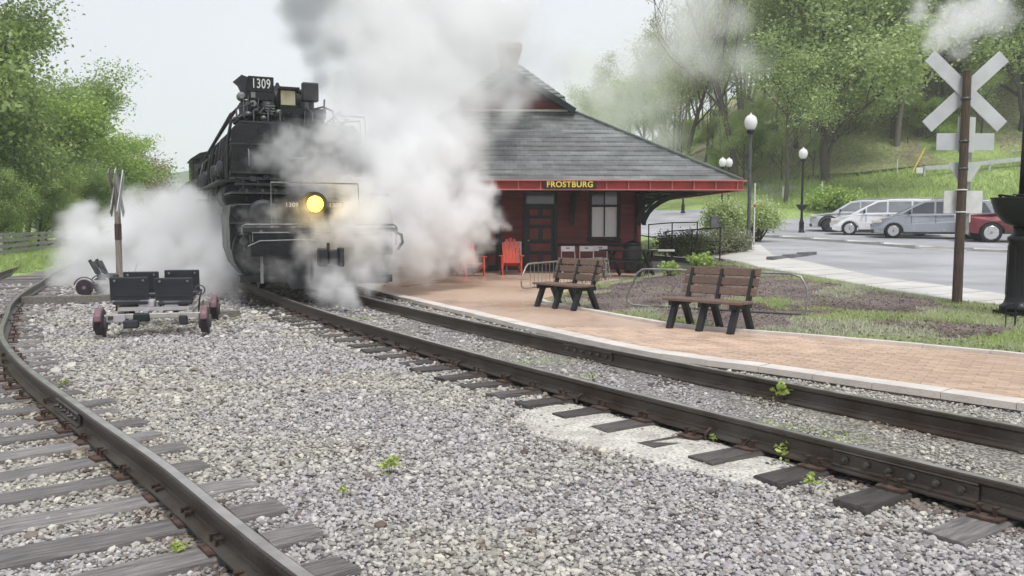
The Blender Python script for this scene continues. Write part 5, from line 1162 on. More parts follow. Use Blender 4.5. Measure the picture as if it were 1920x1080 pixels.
# ================================================================ CARS (local frame: nose towards -x)
def arc(cx, cz, r, a0, a1, n=9): return [(cx + r * math.cos(R(a0 + (a1 - a0) * i / (n - 1))), cz + r * math.sin(R(a0 + (a1 - a0) * i / (n - 1)))) for i in range(n)]
def car(loc, rz, label, spec, cat='car', name='parked_car', grp='cars parked along the far kerb'):
    t = thing(name, label, cat, loc, rz, grp)
    W = spec['w'] / 2; paint = spec['paint']; r = spec['r']; xf_, xr = spec['axles']; ra = r + .06; zc = r
    low = spec['low']   # underside height
    belt = spec['belt']; # list of (x, z) nose..tail along the top of the lower body
    under = [(belt[-1][0] - .02, low + .1)]
    under += [(xr + ra, low)] + arc(xr, zc, ra, -20 if False else 0, 180)[0:9] + [(xr - ra, low)]
    under += [(xf_ + ra, low)] + arc(xf_, zc, ra, 0, 180)[0:9] + [(xf_ - ra, low)] + [(belt[0][0] + .02, low + .08)]
    poly = belt + under
    # three slices across the width give the flanks a curve
    n = len(poly); mb = MB(); vs = []
    cxm = sum(p[0] for p in poly) / n; L = belt[-1][0] - belt[0][0]
    def nar(x, f):  # plan-view rounding at the ends
        e = min(x - belt[0][0], belt[-1][0] - x); return 1 - .16 * max(0, 1 - e / .55) ** 2 * f
    lay = [(-1.0, .05), (-.96, .0), (.96, .0), (1.0, .05)]
    for yk, ins in ((-.93, .0), (-1.0, .035), (1.0, .035), (.93, .0)):
        for x, z in poly:
            zz = z; k = 1.0
            if abs(yk) > .95:
                zmax = max(p[1] for p in belt); zz = z - ins * 1.3 if z > low + .25 else z
            vs.append((x if abs(yk) < .95 else cxm + (x - cxm) * (1 - ins * .25), yk * W * nar(x, 1.0) * (1 - (.035 if z > .85 * spec['beltz'] else 0)), zz))
    fs = [tuple(range(n)), tuple(range(4 * n - 1, 3 * n - 1, -1))]
    for l in range(3): fs += [(l * n + i, l * n + (i + 1) % n, (l + 1) * n + (i + 1) % n, (l + 1) * n + i) for i in range(n)]
    # close side: outer ring order is inner, outer, outer, inner -> flanks are the outer slices
    vs2 = vs[n:2 * n] + vs[0:n] + vs[3 * n:4 * n] + vs[2 * n:3 * n]
    mb = MB(); vs = vs[n:3 * n]; inner = []
    fs = [tuple(range(n)), tuple(range(2 * n - 1, n - 1, -1))] + [(i, (i + 1) % n, n + (i + 1) % n, n + i) for i in range(n)]
    body = mb.add(vs, fs).build('body', paint, t, bevel=.045, seg=3)
    for p_ in body.data.polygons: p_.use_smooth = False
    # greenhouse
    gb_ = spec['gh']  # bottom front, top front, top rear, bottom rear (plus shaping)
    wb, wt = W * .93, W * spec.get('tumble', .76); vs = []
    for sy in (-1, 1):
        for (x, z, top) in gb_: vs.append((x, sy * (wt if top > .5 else wb if top == 0 else wb + (wt - wb) * top), z))
    k = len(gb_); fs = [tuple(range(k)), tuple(range(2 * k - 1, k - 1, -1))] + [(i, (i + 1) % k, k + (i + 1) % k, k + i) for i in range(k)]
    MB().add(vs, fs).build('roof', paint, t, bevel=.05, seg=3)
    # panes: quads laid just proud of the greenhouse
    def side_pt(x, z, sy):
        z0 = spec['beltz']; z1 = spec['h']; f = (z - z0) / (z1 - z0); return (x, sy * (wb + (wt - wb) * f + .012), z)
    for sy in (-1, 1):
        for pane in spec['panes']:
            pv = [side_pt(x, z, sy) for x, z in pane]; q_ = [(a, b - sy * .01, c) for a, b, c in pv]; kk = len(pv)
            MB().add(pv + q_, [tuple(range(kk)), tuple(range(2 * kk - 1, kk - 1, -1))] + [(i, (i + 1) % kk, kk + (i + 1) % kk, kk + i) for i in range(kk)]).build('side_window', spec.get('glass', 'car_glass'), t)
        for x in spec['seams']:
            MB().box((x, sy * (W * .985), (low + .2 + spec['beltz']) / 2), (.012, .02, spec['beltz'] - low - .32)).build('door_seam', 'car_trim', t)
        for x in spec['handles']: MB().box((x, sy * (W * .99 + .01), spec['beltz'] - .14), (.16, .03, .035)).build('door_handle', paint, t, bevel=.008)
        MB().box(((xf_ + xr) / 2, sy * W * .98, low + .05), (xr - xf_ - 2 * ra, .05, .09)).build('sill', 'car_trim', t)
        MB().box((spec['mirror'][0], sy * (W + .07), spec['mirror'][1]), (.09, .18, .13)).build('wing_mirror', spec.get('mirrorm', 'car_trim'), t, bevel=.02)
        for ax in (xf_, xr):
            wv = MB().lathe([(r * .64, -.1), (r * .93, -.11), (r, -.07), (r, .07), (r * .93, .11), (r * .64, .1)], c=(ax, sy * (W - .13), r), n=28, axis='y').build('wheel', 'tyre', t)
            MB().lathe([(r * .66, -.03), (r * .6, .02 * sy)], c=(ax, sy * (W - .10), r), n=24, axis='y').build('brake_disc', 'rim_dark', wv)
            nsp = spec.get('spokes', 5)
            for q_ in range(nsp):
                a = 2 * math.pi * q_ / nsp + .3; MB().beam((ax + .03 * math.cos(a), sy * (W - .045), r + .03 * math.sin(a)), (ax + r * .62 * math.cos(a), sy * (W - .035), r + r * .62 * math.sin(a)), spec.get('spw', .07), .03, up=(0, 1, 0)).build('spoke', spec.get('rimm', 'rim'), wv)
            pr = [(r * .60, -.02), (r * .68, -.02), (r * .68, .02), (r * .60, .02)]; MB().lathe(pr, c=(ax, sy * (W - .03), r), n=28, axis='y').build('rim', spec.get('rimm', 'rim'), wv)
            MB().lathe([(r * .16, -.02), (r * .14, .025)], c=(ax, sy * (W - .03), r), n=10, axis='y').build('hub_cap', spec.get('rimm', 'rim'), wv)
            if spec.get('arch'):
                MB().tube([(ax + (ra + .03) * math.cos(R(a)), sy * W * .985, r + (ra + .03) * math.sin(R(a))) for a in range(-8, 189, 14)], .06, 6).build('wheel_arch_trim', 'car_trim', t)
    # windscreen and rear window
    for nm, (xa, za, xb, zb) in (('windscreen', spec['ws']), ('rear_window', spec['rw'])):
        f0 = (za - spec['beltz']) / (spec['h'] - spec['beltz']); f1 = (zb - spec['beltz']) / (spec['h'] - spec['beltz']); w0 = (wb + (wt - wb) * f0) * .93; w1 = (wb + (wt - wb) * f1) * .9; dx = -.014 if nm == 'windscreen' else .014
        MB().add([(xa + dx, -w0, za), (xa + dx, w0, za), (xb + dx, w1, zb), (xb + dx, -w1, zb), (xa, -w0, za - .01), (xa, w0, za - .01), (xb, w1, zb - .01), (xb, -w1, zb - .01)], [(0, 1, 2, 3), (4, 7, 6, 5), (0, 4, 5, 1), (2, 6, 7, 3), (0, 3, 7, 4), (1, 5, 6, 2)]).build(nm, spec.get('glass', 'car_glass'), t)
    x0 = belt[0][0]
    for sy in (-1, 1):
        hx, hz, hd = spec['lamp']; MB().box((hx, sy * W * .86, hz), hd).build('headlight', 'lens_clear', t, bevel=.03)
        MB().box((belt[-1][0] - .05, sy * W * .88, spec['beltz'] - .1), (.1, .16, .4)).build('tail_light', 'tail_red', t, bevel=.02)
    MB().box((x0 + .03, 0, spec['lamp'][1] - .18), (.06, W * 1.3, .12)).build('grille', 'car_trim', t)
    MB().box((x0 + .06, 0, low + .12), (.14, W * 1.75, .16)).build('bumper', spec.get('bump', 'car_trim'), t, bevel=.03)
    if spec.get('rack'):
        for sy in (-1, 1): MB().tube([(spec['rack'][0], sy * wt * .9, spec['h']), (spec['rack'][0] + .1, sy * wt * .9, spec['h'] + .06), (spec['rack'][1] - .1, sy * wt * .9, spec['h'] + .06), (spec['rack'][1], sy * wt * .9, spec['h'])], .02, 6).build('roof_rail', 'galv', t)
    return t
VAN = dict(w=1.98, r=.34, axles=(-1.62, 1.46), low=.2, beltz=1.08, h=1.72, tumble=.78,
    belt=[(-2.52, .45), (-2.55, .62), (-2.42, .80), (-2.1, .93), (-1.55, 1.04), (-1.0, 1.10), (0, 1.12), (1.5, 1.13), (2.45, 1.13), (2.55, 1.0), (2.56, .5)],
    gh=[(-1.62, 1.0, 0), (-.45, 1.64, 1), (.2, 1.73, 1), (1.2, 1.73, 1), (2.1, 1.68, 1), (2.5, 1.05, 0)],
    panes=[[(-1.22, 1.10), (-.92, 1.10), (-.92, 1.30)], [(-.86, 1.12), (-.86, 1.34), (-.36, 1.58), (.0, 1.60), (.0, 1.12)], [(.08, 1.12), (.08, 1.61), (1.05, 1.61), (1.05, 1.12)], [(1.13, 1.12), (1.13, 1.61), (1.95, 1.56), (2.2, 1.14)]],
    seams=(-.90, .06, 1.1), handles=(-.12, .22), mirror=(-.98, 1.14), ws=(-1.50, 1.08, -.52, 1.60), rw=(2.48, 1.12, 2.14, 1.62), lamp=(-2.28, .76, (.36, .22, .14)), rack=(.0, 2.0))
car((18.79, 38.3, .985), R(-21), 'silver grey minivan with dark side windows, nearest of the three pale vehicles', dict(VAN, paint='car_silver', spokes=5, spw=.09), 'minivan')
car((18.0, 41.2, 1.075), R(-22), 'white minivan parked between the silver minivan and the pale crossover', dict(VAN, paint='car_white', spokes=8, spw=.05, glass='car_glass_clear'), 'minivan')
car((17.95, 44.5, 1.20), R(-22), 'pale crossover with black wheel arch trim, leftmost and farthest of the parked vehicles', dict(w=1.86, r=.37, axles=(-1.38, 1.36), low=.26, beltz=1.08, h=1.66, tumble=.76, paint='car_pearl', arch=1, rimm='rim_dark', spokes=5, spw=.08,
    belt=[(-2.30, .5), (-2.33, .78), (-2.2, .93), (-1.5, 1.03), (-.95, 1.08), (0, 1.10), (1.6, 1.13), (2.2, 1.13), (2.3, .95), (2.3, .5)],
    gh=[(-1.22, 1.0, 0), (-.35, 1.58, 1), (.2, 1.66, 1), (1.3, 1.64, 1), (1.85, 1.56, 1), (2.22, 1.06, 0)],
    panes=[[(-.88, 1.11), (-.3, 1.50), (.1, 1.54), (.1, 1.11)], [(.17, 1.11), (.17, 1.55), (1.0, 1.54), (1.0, 1.11)], [(1.07, 1.12), (1.07, 1.53), (1.6, 1.48), (1.85, 1.14)]],
    seams=(-.85, .13, 1.03), handles=(.0, .9), mirror=(-.82, 1.12), ws=(-1.14, 1.06, -.42, 1.54), rw=(2.2, 1.12, 1.9, 1.5), lamp=(-2.12, .86, (.32, .22, .12)), rack=(-.1, 1.6), glass='car_glass_clear'), 'crossover')
car((21.4, 34.9, .86), R(-17), 'maroon pickup truck with chrome bumper half hidden by the planter lamp', dict(w=2.02, r=.41, axles=(-1.85, 1.8), low=.36, beltz=1.22, h=1.90, tumble=.82, paint='car_maroon', spokes=6, spw=.075,
    belt=[(-2.83, .55), (-2.86, 1.02), (-2.74, 1.16), (-1.9, 1.24), (-1.2, 1.28), (0, 1.28), (1.2, 1.28), (1.3, 1.30), (2.85, 1.30), (2.88, .6)],
    gh=[(-1.2, 1.15, 0), (-.55, 1.84, 1), (.0, 1.92, 1), (.7, 1.91, 1), (.95, 1.84, 1), (1.12, 1.15, 0)],
    panes=[[(-.85, 1.30), (-.42, 1.74), (.1, 1.78), (.1, 1.30)], [(.17, 1.30), (.17, 1.78), (.75, 1.75), (.9, 1.32)]],
    seams=(-1.05, .14, 1.05, 1.25), handles=(-.05, .85), mirror=(-.88, 1.34), ws=(-1.12, 1.26, -.6, 1.80), rw=(1.1, 1.3, .98, 1.76), lamp=(-2.76, .98, (.26, .3, .32)), bump='chrome', rack=None), 'pickup truck')
# ================================================================ VEGETATION
def leaves_mesh(name, centers, size, m, normals_up=.3, curve=True, rs=None):
    """one folded leaf spray (two triangles bent along the rib) per centre"""
    rs = rs or rng; n = len(centers); c = np.asarray(centers, float)
    d = rs.normal(size=(n, 3)); d[:, 2] = d[:, 2] * .6 - .15; d /= np.linalg.norm(d, axis=1)[:, None]
    u = rs.normal(size=(n, 3)); u[:, 2] = np.abs(u[:, 2]) + normals_up; s = np.cross(d, u); s /= np.linalg.norm(s, axis=1)[:, None] + 1e-9; nn = np.cross(s, d)
    sz = (size * rs.uniform(.6, 1.35, n))[:, None]
    v = np.stack([c - d * sz * .5, c + s * sz * .34 + nn * sz * .12, c + d * sz * .55, c - s * sz * .34 + nn * sz * .12], 1).reshape(-1, 3)
    me = bpy.data.meshes.new(name); me.vertices.add(4 * n); me.vertices.foreach_set('co', v.astype('f').ravel())
    idx = np.arange(4 * n).reshape(n, 4); tri = np.concatenate([idx[:, [0, 1, 2]], idx[:, [0, 2, 3]]], 1).reshape(-1)
    me.loops.add(6 * n); me.loops.foreach_set('vertex_index', tri.astype('i')); me.polygons.add(2 * n); me.polygons.foreach_set('loop_start', (np.arange(2 * n) * 3).astype('i'))
    me.update(calc_edges=True); me.validate(); me.materials.append(M[m]); return me
def grow(seed, h, r0, spread, levels=4, clear=.3, lean=.0, upk=.35, nb=(5, 4, 3, 3), twist=.25):
    """branch skeleton: list of polylines with radii, plus twig tips"""
    r_ = random.Random(seed); lines = []; tips = []
    def rec(p, d, L, r, lv):
        n = 6 if lv == 0 else 4; pts = [p.copy()]; rad = [r]; q = p.copy(); dd = d.copy()
        for i in range(n):
            dd = (dd + Vector((r_.gauss(0, 1), r_.gauss(0, 1), r_.gauss(0, .5))) * (twist * (.35 if lv == 0 else .8)) + Vector((0, 0, upk * .25))).normalized()
            q = q + dd * (L / n); pts.append(q.copy()); rad.append(r * (1 - (i + 1) / n * (.72 if lv < levels - 1 else .9)))
        lines.append((pts, rad, lv))
        if lv >= levels - 1:
            tips.append((pts[-1], lv)); tips.append((pts[len(pts) // 2 + 1], lv)); return
        k = nb[lv] if lv < len(nb) else 3; k = k + (r_.random() < .5)
        for j in range(k):
            t = (clear + (1 - clear) * (j + r_.random() * .7) / k) if lv == 0 else (.35 + .65 * (j + r_.random()) / k)
            i = min(n - 1, int(t * n)); f = t * n - i; bp = pts[i].lerp(pts[i + 1], min(1, f)); a = r_.uniform(0, 6.28) + j * 2.4
            base = (pts[i + 1] - pts[i]).normalized(); side = Vector((math.cos(a), math.sin(a), 0)); nd = (base * (.55 if lv else .35) + side * spread + Vector((0, 0, upk))).normalized()
            rec(bp, nd, L * r_.uniform(.42, .62) * (1.0 if lv else (1.15 - .5 * t)), rad[i] * .52, lv + 1)
        tips.append((pts[-1], lv))
    rec(Vector((0, 0, -.2)), Vector((lean, 0, 1)).normalized(), h * .82, r0, 0)
    return lines, tips
def tree_src(name, seed, h, r0, spread, leaf_m, leaf, per_tip, cl, bark='bark', levels=4, clear=.3, upk=.35, nb=(6, 4, 3, 3), lean=0, minr=.008, squash=.7):
    lines, tips = grow(seed, h, r0, spread, levels, clear, lean, upk, nb); mb = MB()
    for pts, rad, lv in lines: mb.tube(pts, [max(minr, r) for r in rad], 8 if lv == 0 else (5 if lv == 1 else 3), cap=False)
    tr = mb.build(name + '_trunk_source', bark); rs = np.random.default_rng(seed); cs = []
    for p, lv in tips:
        k = per_tip if lv else per_tip * 2
        k = max(0, int(k * rs.uniform(.4, 1.6)))
        if k: o = rs.normal(size=(k, 3)) * cl * rs.uniform(.6, 1.2); o[:, 2] *= squash; cs.append(np.array(p) + o)
    me = leaves_mesh(name, np.concatenate(cs), leaf, leaf_m, rs=rs) if cs else None
    tm = tr.data; bpy.data.objects.remove(tr); print(name, 'tips', len(tips), 'leaves', sum(map(len, cs)) if cs else 0); return tm, me
def place(src, x, y, label, grp=None, s=1.0, z=None, rz=None, name='tree', cat='tree', zs=1.0):
    tm, cm = src; t = thing(name, label, cat, (x, y, HZ(x, y) - .05 if z is None else z), random.uniform(0, 6.28) if rz is None else rz, grp); t.scale = (s, s, s * zs)
    o = bpy.data.objects.new('trunk', tm); COL.objects.link(o); o.parent = t
    if cm: o = bpy.data.objects.new('crown', cm); COL.objects.link(o); o.parent = t
    return t
SRC = {}
SRC['dark1'] = tree_src('leafy', 11, 15, .28, .95, 'leaf_dark', .21, 84, .68, levels=4, clear=.12, nb=(11, 5, 4), upk=.25)
SRC['dark2'] = tree_src('leafy', 23, 14, .25, 1.0, 'leaf_dark', .22, 80, .68, levels=4, clear=.08, nb=(11, 5, 4), upk=.2)
SRC['bright1'] = tree_src('bright', 31, 10, .2, .95, 'leaf_bright', .24, 36, .6, levels=4, clear=.08, nb=(9, 5, 3), upk=.25)
SRC['big'] = tree_src('spring', 47, 16, .34, .8, 'leaf_spring', .25, 70, .8, levels=4, clear=.06, nb=(11, 6, 4), upk=.25, bark='bark')
SRC['sp1'] = tree_src('sparse', 53, 15, .2, .7, 'leaf_spring', .25, 15, .6, levels=4, clear=.35, nb=(7, 4, 3), upk=.5, bark='bark_pale')
SRC['sp2'] = tree_src('sparse', 61, 17, .22, .6, 'leaf_pale', .25, 14, .6, levels=4, clear=.3, nb=(7, 4, 3), upk=.6, bark='bark_pale')
SRC['sp3'] = tree_src('sparse', 67, 14, .24, .75, 'leaf_spring', .25, 24, .65, levels=4, clear=.28, nb=(7, 5, 3), upk=.4)
SRC['bare'] = tree_src('bare', 71, 17, .26, .75, 'leaf_pale', .22, 1, .4, levels=5, clear=.3, nb=(7, 4, 3, 3), upk=.55, minr=.02)
SRC['brown'] = tree_src('brown', 73, 8, .15, .8, 'leaf_brown', .2, 14, .5, levels=4, clear=.2, nb=(7, 4, 3), upk=.4)
# left row beyond the fence
place(SRC['dark1'], -26.9, 36.5, 'tall dense green tree, nearest behind the fence at the left edge', s=1.2, rz=.4, zs=1.42)
place(SRC['dark2'], -30.4, 44.5, 'dense green tree with its crown reaching right over the yard', s=.9, rz=2.2, zs=1.1)
place(SRC['dark2'], -31.0, 40, 'dense green tree filling the left edge behind the nearest one', s=1.4, rz=4.0, zs=1.4)
place(SRC['dark1'], -31.0, 52, 'dark leafy tree in the middle of the left row', s=.80, rz=1.0)
place(SRC['bright1'], -31.8, 58, 'bright yellow-green tree right of the tall dark trees', s=1.0, rz=.3)
place(SRC['bright1'], -33.6, 66, 'smaller bright green tree behind the steam, next to the last of the row', s=1.0, rz=3.3)
place(SRC['bright1'], -36.6, 76, 'bright green tree near the far end of the left row', s=.92, rz=5.0)
place(SRC['dark2'], -36.5, 64, 'dull green tree rising behind the bright yellow-green one', s=.92, rz=1.6)
place(SRC['brown'], -36.5, 84, 'thin brownish tree at the far end of the left row', s=1.0, rz=1.6)
place(SRC['brown'], -39, 92, 'second thin reddish-brown tree farthest down the left row', s=1.05, rz=2.9)
BL = ['dark low bush under the nearest left tree', 'bright low bush under the crown overhanging the fence', 'dark green low bush in the middle of the fence line', 'bright low bush by the far end of the visible fence', 'dark low bush at the very left edge behind the fence', 'bright broad bush deep behind the left fence', 'dark low bush farthest back beside the steam']
for i, (x, y, s) in enumerate(((-22.6, 37.5, .30), (-24.6, 41, .34), (-25.6, 46, .33), (-27.0, 51, .35), (-26.2, 35.5, .34), (-29, 38, .38), (-28.4, 57, .36))):
    place(SRC['bright1'] if i % 2 else SRC['dark2'], x, y, BL[i], 'undergrowth behind the fence', s=s, name='bush', cat='bush')
# hillside
place(SRC['big'], 24.3, 66.5, 'big rounded bright green tree dominating the hillside centre', s=1.12, rz=.9)
place(SRC['bare'], 17.8, 68, 'nearly bare dark tree with ascending branches left of the big green tree', s=1.08, rz=1.2, zs=1.05)
place(SRC['bare'], 14.6, 74, 'thinner bare tree standing farther left on the hillside', s=.95, rz=4.2)
place(SRC['sp2'], 31.3, 70.2, 'tall tree with dark straight trunk just right of the big green tree', s=1.15, rz=2.0)
place(SRC['sp3'], 33.4, 71.0, 'slender tree with slightly leaning dark trunk behind the crossing sign', s=1.15, rz=5.5)
place(SRC['big'], 40.5, 68.5, 'large leafy tree behind the top right corner sign blades', s=1.02, rz=3.9)
place(SRC['sp3'], 19.6, 61.5, 'dark-stemmed tree with pale leaves beside the black globe lamp', s=.72, rz=.2)
place(SRC['sp3'], 37.6, 72, 'leafy tree on the slope above the guard rail', s=1.1, rz=3.0)
place(SRC['sp1'], 22.0, 73, 'pale sparse tree close behind the big green tree on its left', s=.95, rz=3.0)
hr = random.Random(5); pts = []
tries = 0
while len(pts) < 74 and tries < 6000:
    tries += 1; y = hr.uniform(70, 128); x = hr.uniform(5 + (y - 70) * .12, 62)
    if x < 12 and y < 82: continue
    px = x / y
    if px > .66 or px < .055: continue
    if all((x - a) ** 2 + (y - b) ** 2 > 18 for a, b in pts): pts.append((x, y))
def where(x, y):
    px = 960 + 1600 * x / y
    reg = 'above the station roof slope' if px < 1250 else 'left of the tall grey lamp' if px < 1400 else 'between the two globe lamps' if px < 1500 else 'above the leftmost parked car' if px < 1590 else 'above the minivans' if px < 1700 else 'left of the crossing sign' if px < 1800 else 'right of the crossing sign'
    return reg
used = {}
def uniq(base, x, y, sc, mid):
    size = 'short' if sc < mid * .9 else 'tall' if sc > mid * 1.1 else 'mid-height'
    lab = f'{size} {base} {where(x, y)}'; k = used.get(lab, 0); used[lab] = k + 1
    return lab
for i, (x, y) in enumerate(pts):
    k = hr.choice(['sp1', 'sp2', 'sp3', 'sp1', 'sp2', 'bare', 'sp3']); row = 'front row' if y < 86 else 'middle row' if y < 106 else 'back row'
    lab = {'sp1': 'thin spring-green tree', 'sp2': 'slim pale-leaved tree', 'sp3': 'fuller green tree', 'bare': 'leafless tree'}[k] + ' in the ' + row
    sc = hr.uniform(.75, 1.05) * (1.0 if x > 22 else .82)
    place(SRC[k], x, y, uniq(lab, x, y, sc, .85), 'trees of the hillside wood', s=sc, rz=hr.uniform(0, 6.28))
for i in range(70):
    y = hr.uniform(67.5, 92); x = hr.uniform(12, .62 * y); sc = hr.uniform(.2, .42); k = 'sp3' if i % 3 else 'bright1'
    place(SRC[k], x, y, uniq(('grey-green' if i % 3 else 'bright green') + ' sapling ' + ('low' if y < 76 else 'higher') + ' on the slope', x, y, sc, .31), 'saplings on the hillside', s=sc, name='sapling', cat='sapling', rz=hr.uniform(0, 6.28))
same = {}
for o in list(COL.objects):
    if o.get('group') in ('trees of the hillside wood', 'saplings on the hillside'): same.setdefault(o['label'], []).append(o)
for lab, os_ in same.items():
    if len(os_) > 1:
        os_.sort(key=lambda o: o.location.x / o.location.y); nm_ = {2: ['leftmost', 'rightmost'], 3: ['leftmost', 'middle', 'rightmost']}.get(len(os_), ['leftmost', 'second', 'third', 'fourth', 'fifth', 'sixth'])
        for o, w_ in zip(os_, nm_): o['label'] = lab + ', ' + w_
# shrubs built as clumps of stems and leaves
def shrub_src(name, seed, rx, rz_, n, leaf, m, stems=26):
    rs = np.random.default_rng(seed); mb = MB(); r2 = random.Random(seed); c = []
    for k in range(stems):
        a = r2.uniform(0, 6.28); e = r2.uniform(.25, 1.0); p1 = Vector((rx * e * math.cos(a), rx * e * math.sin(a), rz_ * r2.uniform(.75, 1.05) * math.sqrt(max(.1, 1 - (.8 * e) ** 2)))); pm = Vector((p1.x * .45, p1.y * .45, p1.z * .55))
        mb.tube([(p1.x * .1, p1.y * .1, -.05), pm, p1], [.02 * rx, .012 * rx, .004 * rx], 4, cap=False)
        kk = n // stems; t = rs.uniform(.35, 1.1, kk)[:, None]; c.append(np.array(pm) + (np.array(p1) - np.array(pm)) * t + rs.normal(size=(kk, 3)) * rx * .16)
    tm = mb.build('stem_source', 'bark'); d = tm.data; bpy.data.objects.remove(tm); cc = np.concatenate(c); cc[:, 2] = np.abs(cc[:, 2]); return d, leaves_mesh(name, cc, leaf, m, rs=rs)
def shrub(src, x, y, label, s=1.0, grp=None, z=None, name='shrub', zs=1.0):
    t = thing(name, label, name if name != 'weed' else 'weed', (x, y, HZ(x, y) - .03 if z is None else z), random.uniform(0, 6), grp); t.scale = (s, s, s * zs)
    for nm, me in (('stems', src[0]), ('foliage', src[1])):
        o = bpy.data.objects.new(nm, me); COL.objects.link(o); o.parent = t
    return t
S1 = shrub_src('foliage', 3, 1.0, 1.05, 4200, .085, 'leaf_shrub', 46); S2 = shrub_src('foliage', 4, 1.0, 1.5, 5200, .10, 'leaf_spring', 46); S3 = shrub_src('foliage', 5, 1.0, .8, 4200, .11, 'leaf_bright', 46)
shrub(S1, 5.6, 29.6, 'dark leafy shrub right behind the ramp railing', .80, z=.35); shrub(S1, 6.5, 29.9, 'middle shrub of the row beside the ramp', .85, z=.35); shrub(S1, 7.35, 29.2, 'pale-leaved shrub at the foot of the tall grey lamp', .88, z=.4)
shrub(S1, 6.1, 28.95, 'low leafy shrub spilling over the ramp edge', .55, z=.35)
shrub(S2, 8.6, 34.8, 'tall light green bush left of the tall grey lamp', .95, z=.85, zs=1.15); shrub(S2, 10.2, 35.6, 'tall yellow-green bush right of the tall grey lamp', 1.05, z=.9)
shrub(S3, 21.9, 58.0, 'bright yellow-green bush behind the leftmost parked car', 1.75, z=2.4)
S4 = shrub_src('foliage', 8, .30, .26, 420, .06, 'leaf_bright', 20); S5 = shrub_src('foliage', 9, .07, .07, 60, .026, 'leaf_weed', 8)
shrub(S4, 4.15, 22.5, 'small fresh green plant at the back edge of the planting bed', 1.3, name='plant'); shrub(S4, 5.2, 23.6, 'larger fresh green plant by the apron corner', 1.6, name='plant')
def weed(x, y, s, label, z=0.0): shrub(S5, x, y, label, s, 'small weeds in the ballast', z=z, name='weed')
weed(-.8, 5.43, 1.25, 'bright weed alone in the open ballast in the foreground'); weed(1.79, 5.02, 1.1, 'weed on the end of a sleeper near the rail joint', .02); weed(1.86, 5.75, 1.5, 'tall two-stemmed weed leaning against the near rail', 0)
weed(2.42, 7.5, 2.0, 'spreading weed between the rails below the far rail', .04); weed(1.82, 8.7, 1.7, 'pale weed beside the far rail in mid track', .04); weed(-1.61, 4.04, .9, 'small weed inside the curved siding at the bottom'); weed(-1.0, 4.95, .7, 'tiny yellowish weed right of the curved siding'); weed(1.5, 6.2, .7, 'tiny weed on the sand patch')
weed(-4.43, 8.35, .9, 'yellowish weed beside the curved siding farther back'); weed(2.0, 5.6, .9, 'small weed close by the tall two-stemmed one')
# grass and ground cover (uncountable)
def blades(name, region_fn, n, hgt, wid, m, zf, fan=.45):
    P = region_fn(n); n = len(P); a = rng.uniform(0, 6.28, n); hh = hgt * rng.uniform(.5, 1.4, n); w_ = wid * rng.uniform(.7, 1.3, n); lx = rng.normal(0, fan, n) * hh; ly = rng.normal(0, fan, n) * hh
    z = zf(P[:, 0], P[:, 1]); b0 = np.stack([P[:, 0] - np.cos(a) * w_, P[:, 1] - np.sin(a) * w_, z], 1); b1 = np.stack([P[:, 0] + np.cos(a) * w_, P[:, 1] + np.sin(a) * w_, z], 1); tp = np.stack([P[:, 0] + lx, P[:, 1] + ly, z + hh], 1)
    v = np.stack([b0, b1, tp], 1).reshape(-1, 3); me = bpy.data.meshes.new(name); me.vertices.add(3 * n); me.vertices.foreach_set('co', v.astype('f').ravel())
    me.loops.add(3 * n); me.loops.foreach_set('vertex_index', np.arange(3 * n).astype('i')); me.polygons.add(n); me.polygons.foreach_set('loop_start', (np.arange(n) * 3).astype('i')); me.update(calc_edges=True); me.materials.append(M[m])
    o = bpy.data.objects.new(name, me); COL.objects.link(o); o['kind'] = 'stuff'; return o
from mathutils import noise as mnoise
def nz(x, y, s, o=0): return np.array([mnoise.noise(Vector((a * s + o, b * s - o, o))) for a, b in zip(x, y)])
SWX = np.array([q[0] for q in SWL]); SWY = np.array([q[1] for q in SWL])
def bed(n, lo, y0=8, y1=26, off=0, band=None):
    y = rng.uniform(y0, y1, n) if y1 < 15 else y0 + (y1 - y0) * rng.random(n) ** 1.7; a = np.interp(y, XFY, XFX) + .15; b = np.interp(y, SWY, SWX) - .03; t = rng.random(n); x = a + (b - a) * t
    k = (x < .63 * y + .3); d = nz(x, y, .55, off) + .35 * nz(x, y, 1.7, off) + (-.42 + .62 * (1 - np.clip((x - a) / 1.5, 0, 1)) + .62 * np.clip((x - 3.8) / 2.2, 0, 1) * np.clip((15.5 - y) / 2, 0, 1) + .5 * (1 - np.clip((b - x) / .5, 0, 1))) * (1 if band is None else band); k &= d > lo; return np.stack([x, y], 1)[k]
zb = lambda x, y: H(x, y) - .02
blades('bed_grass', lambda n: bed(n, .06), 150000, .06, .006, 'grass_blade', zb)
blades('pale_grass', lambda n: bed(n, .04, off=3), 110000, .065, .006, 'grass_pale', zb)
blades('kerb_grass', lambda n: (lambda y: np.stack([np.interp(y, SWY, SWX) - .02 - np.abs(rng.normal(0, .12, n)), y], 1))(rng.uniform(9, 26, n)), 6000, .10, .005, 'grass_pale', zb)
def litter(n):
    P = bed(n, -.9, off=7, band=0); z = zb(P[:, 0], P[:, 1]) + .012; return np.c_[P, z]
LT = litter(26000); o = bpy.data.objects.new('mulch', leaves_mesh('mulch', LT, .035, 'mulch_bits')); COL.objects.link(o); o['kind'] = 'stuff'
PL = bed(9000, .12, off=11); GC = np.c_[PL, zb(PL[:, 0], PL[:, 1]) + .03 + rng.uniform(0, .05, len(PL))]; o = bpy.data.objects.new('ground_cover', leaves_mesh('ground_cover', GC, .05, 'leaf_shrub')); COL.objects.link(o); o['kind'] = 'stuff'
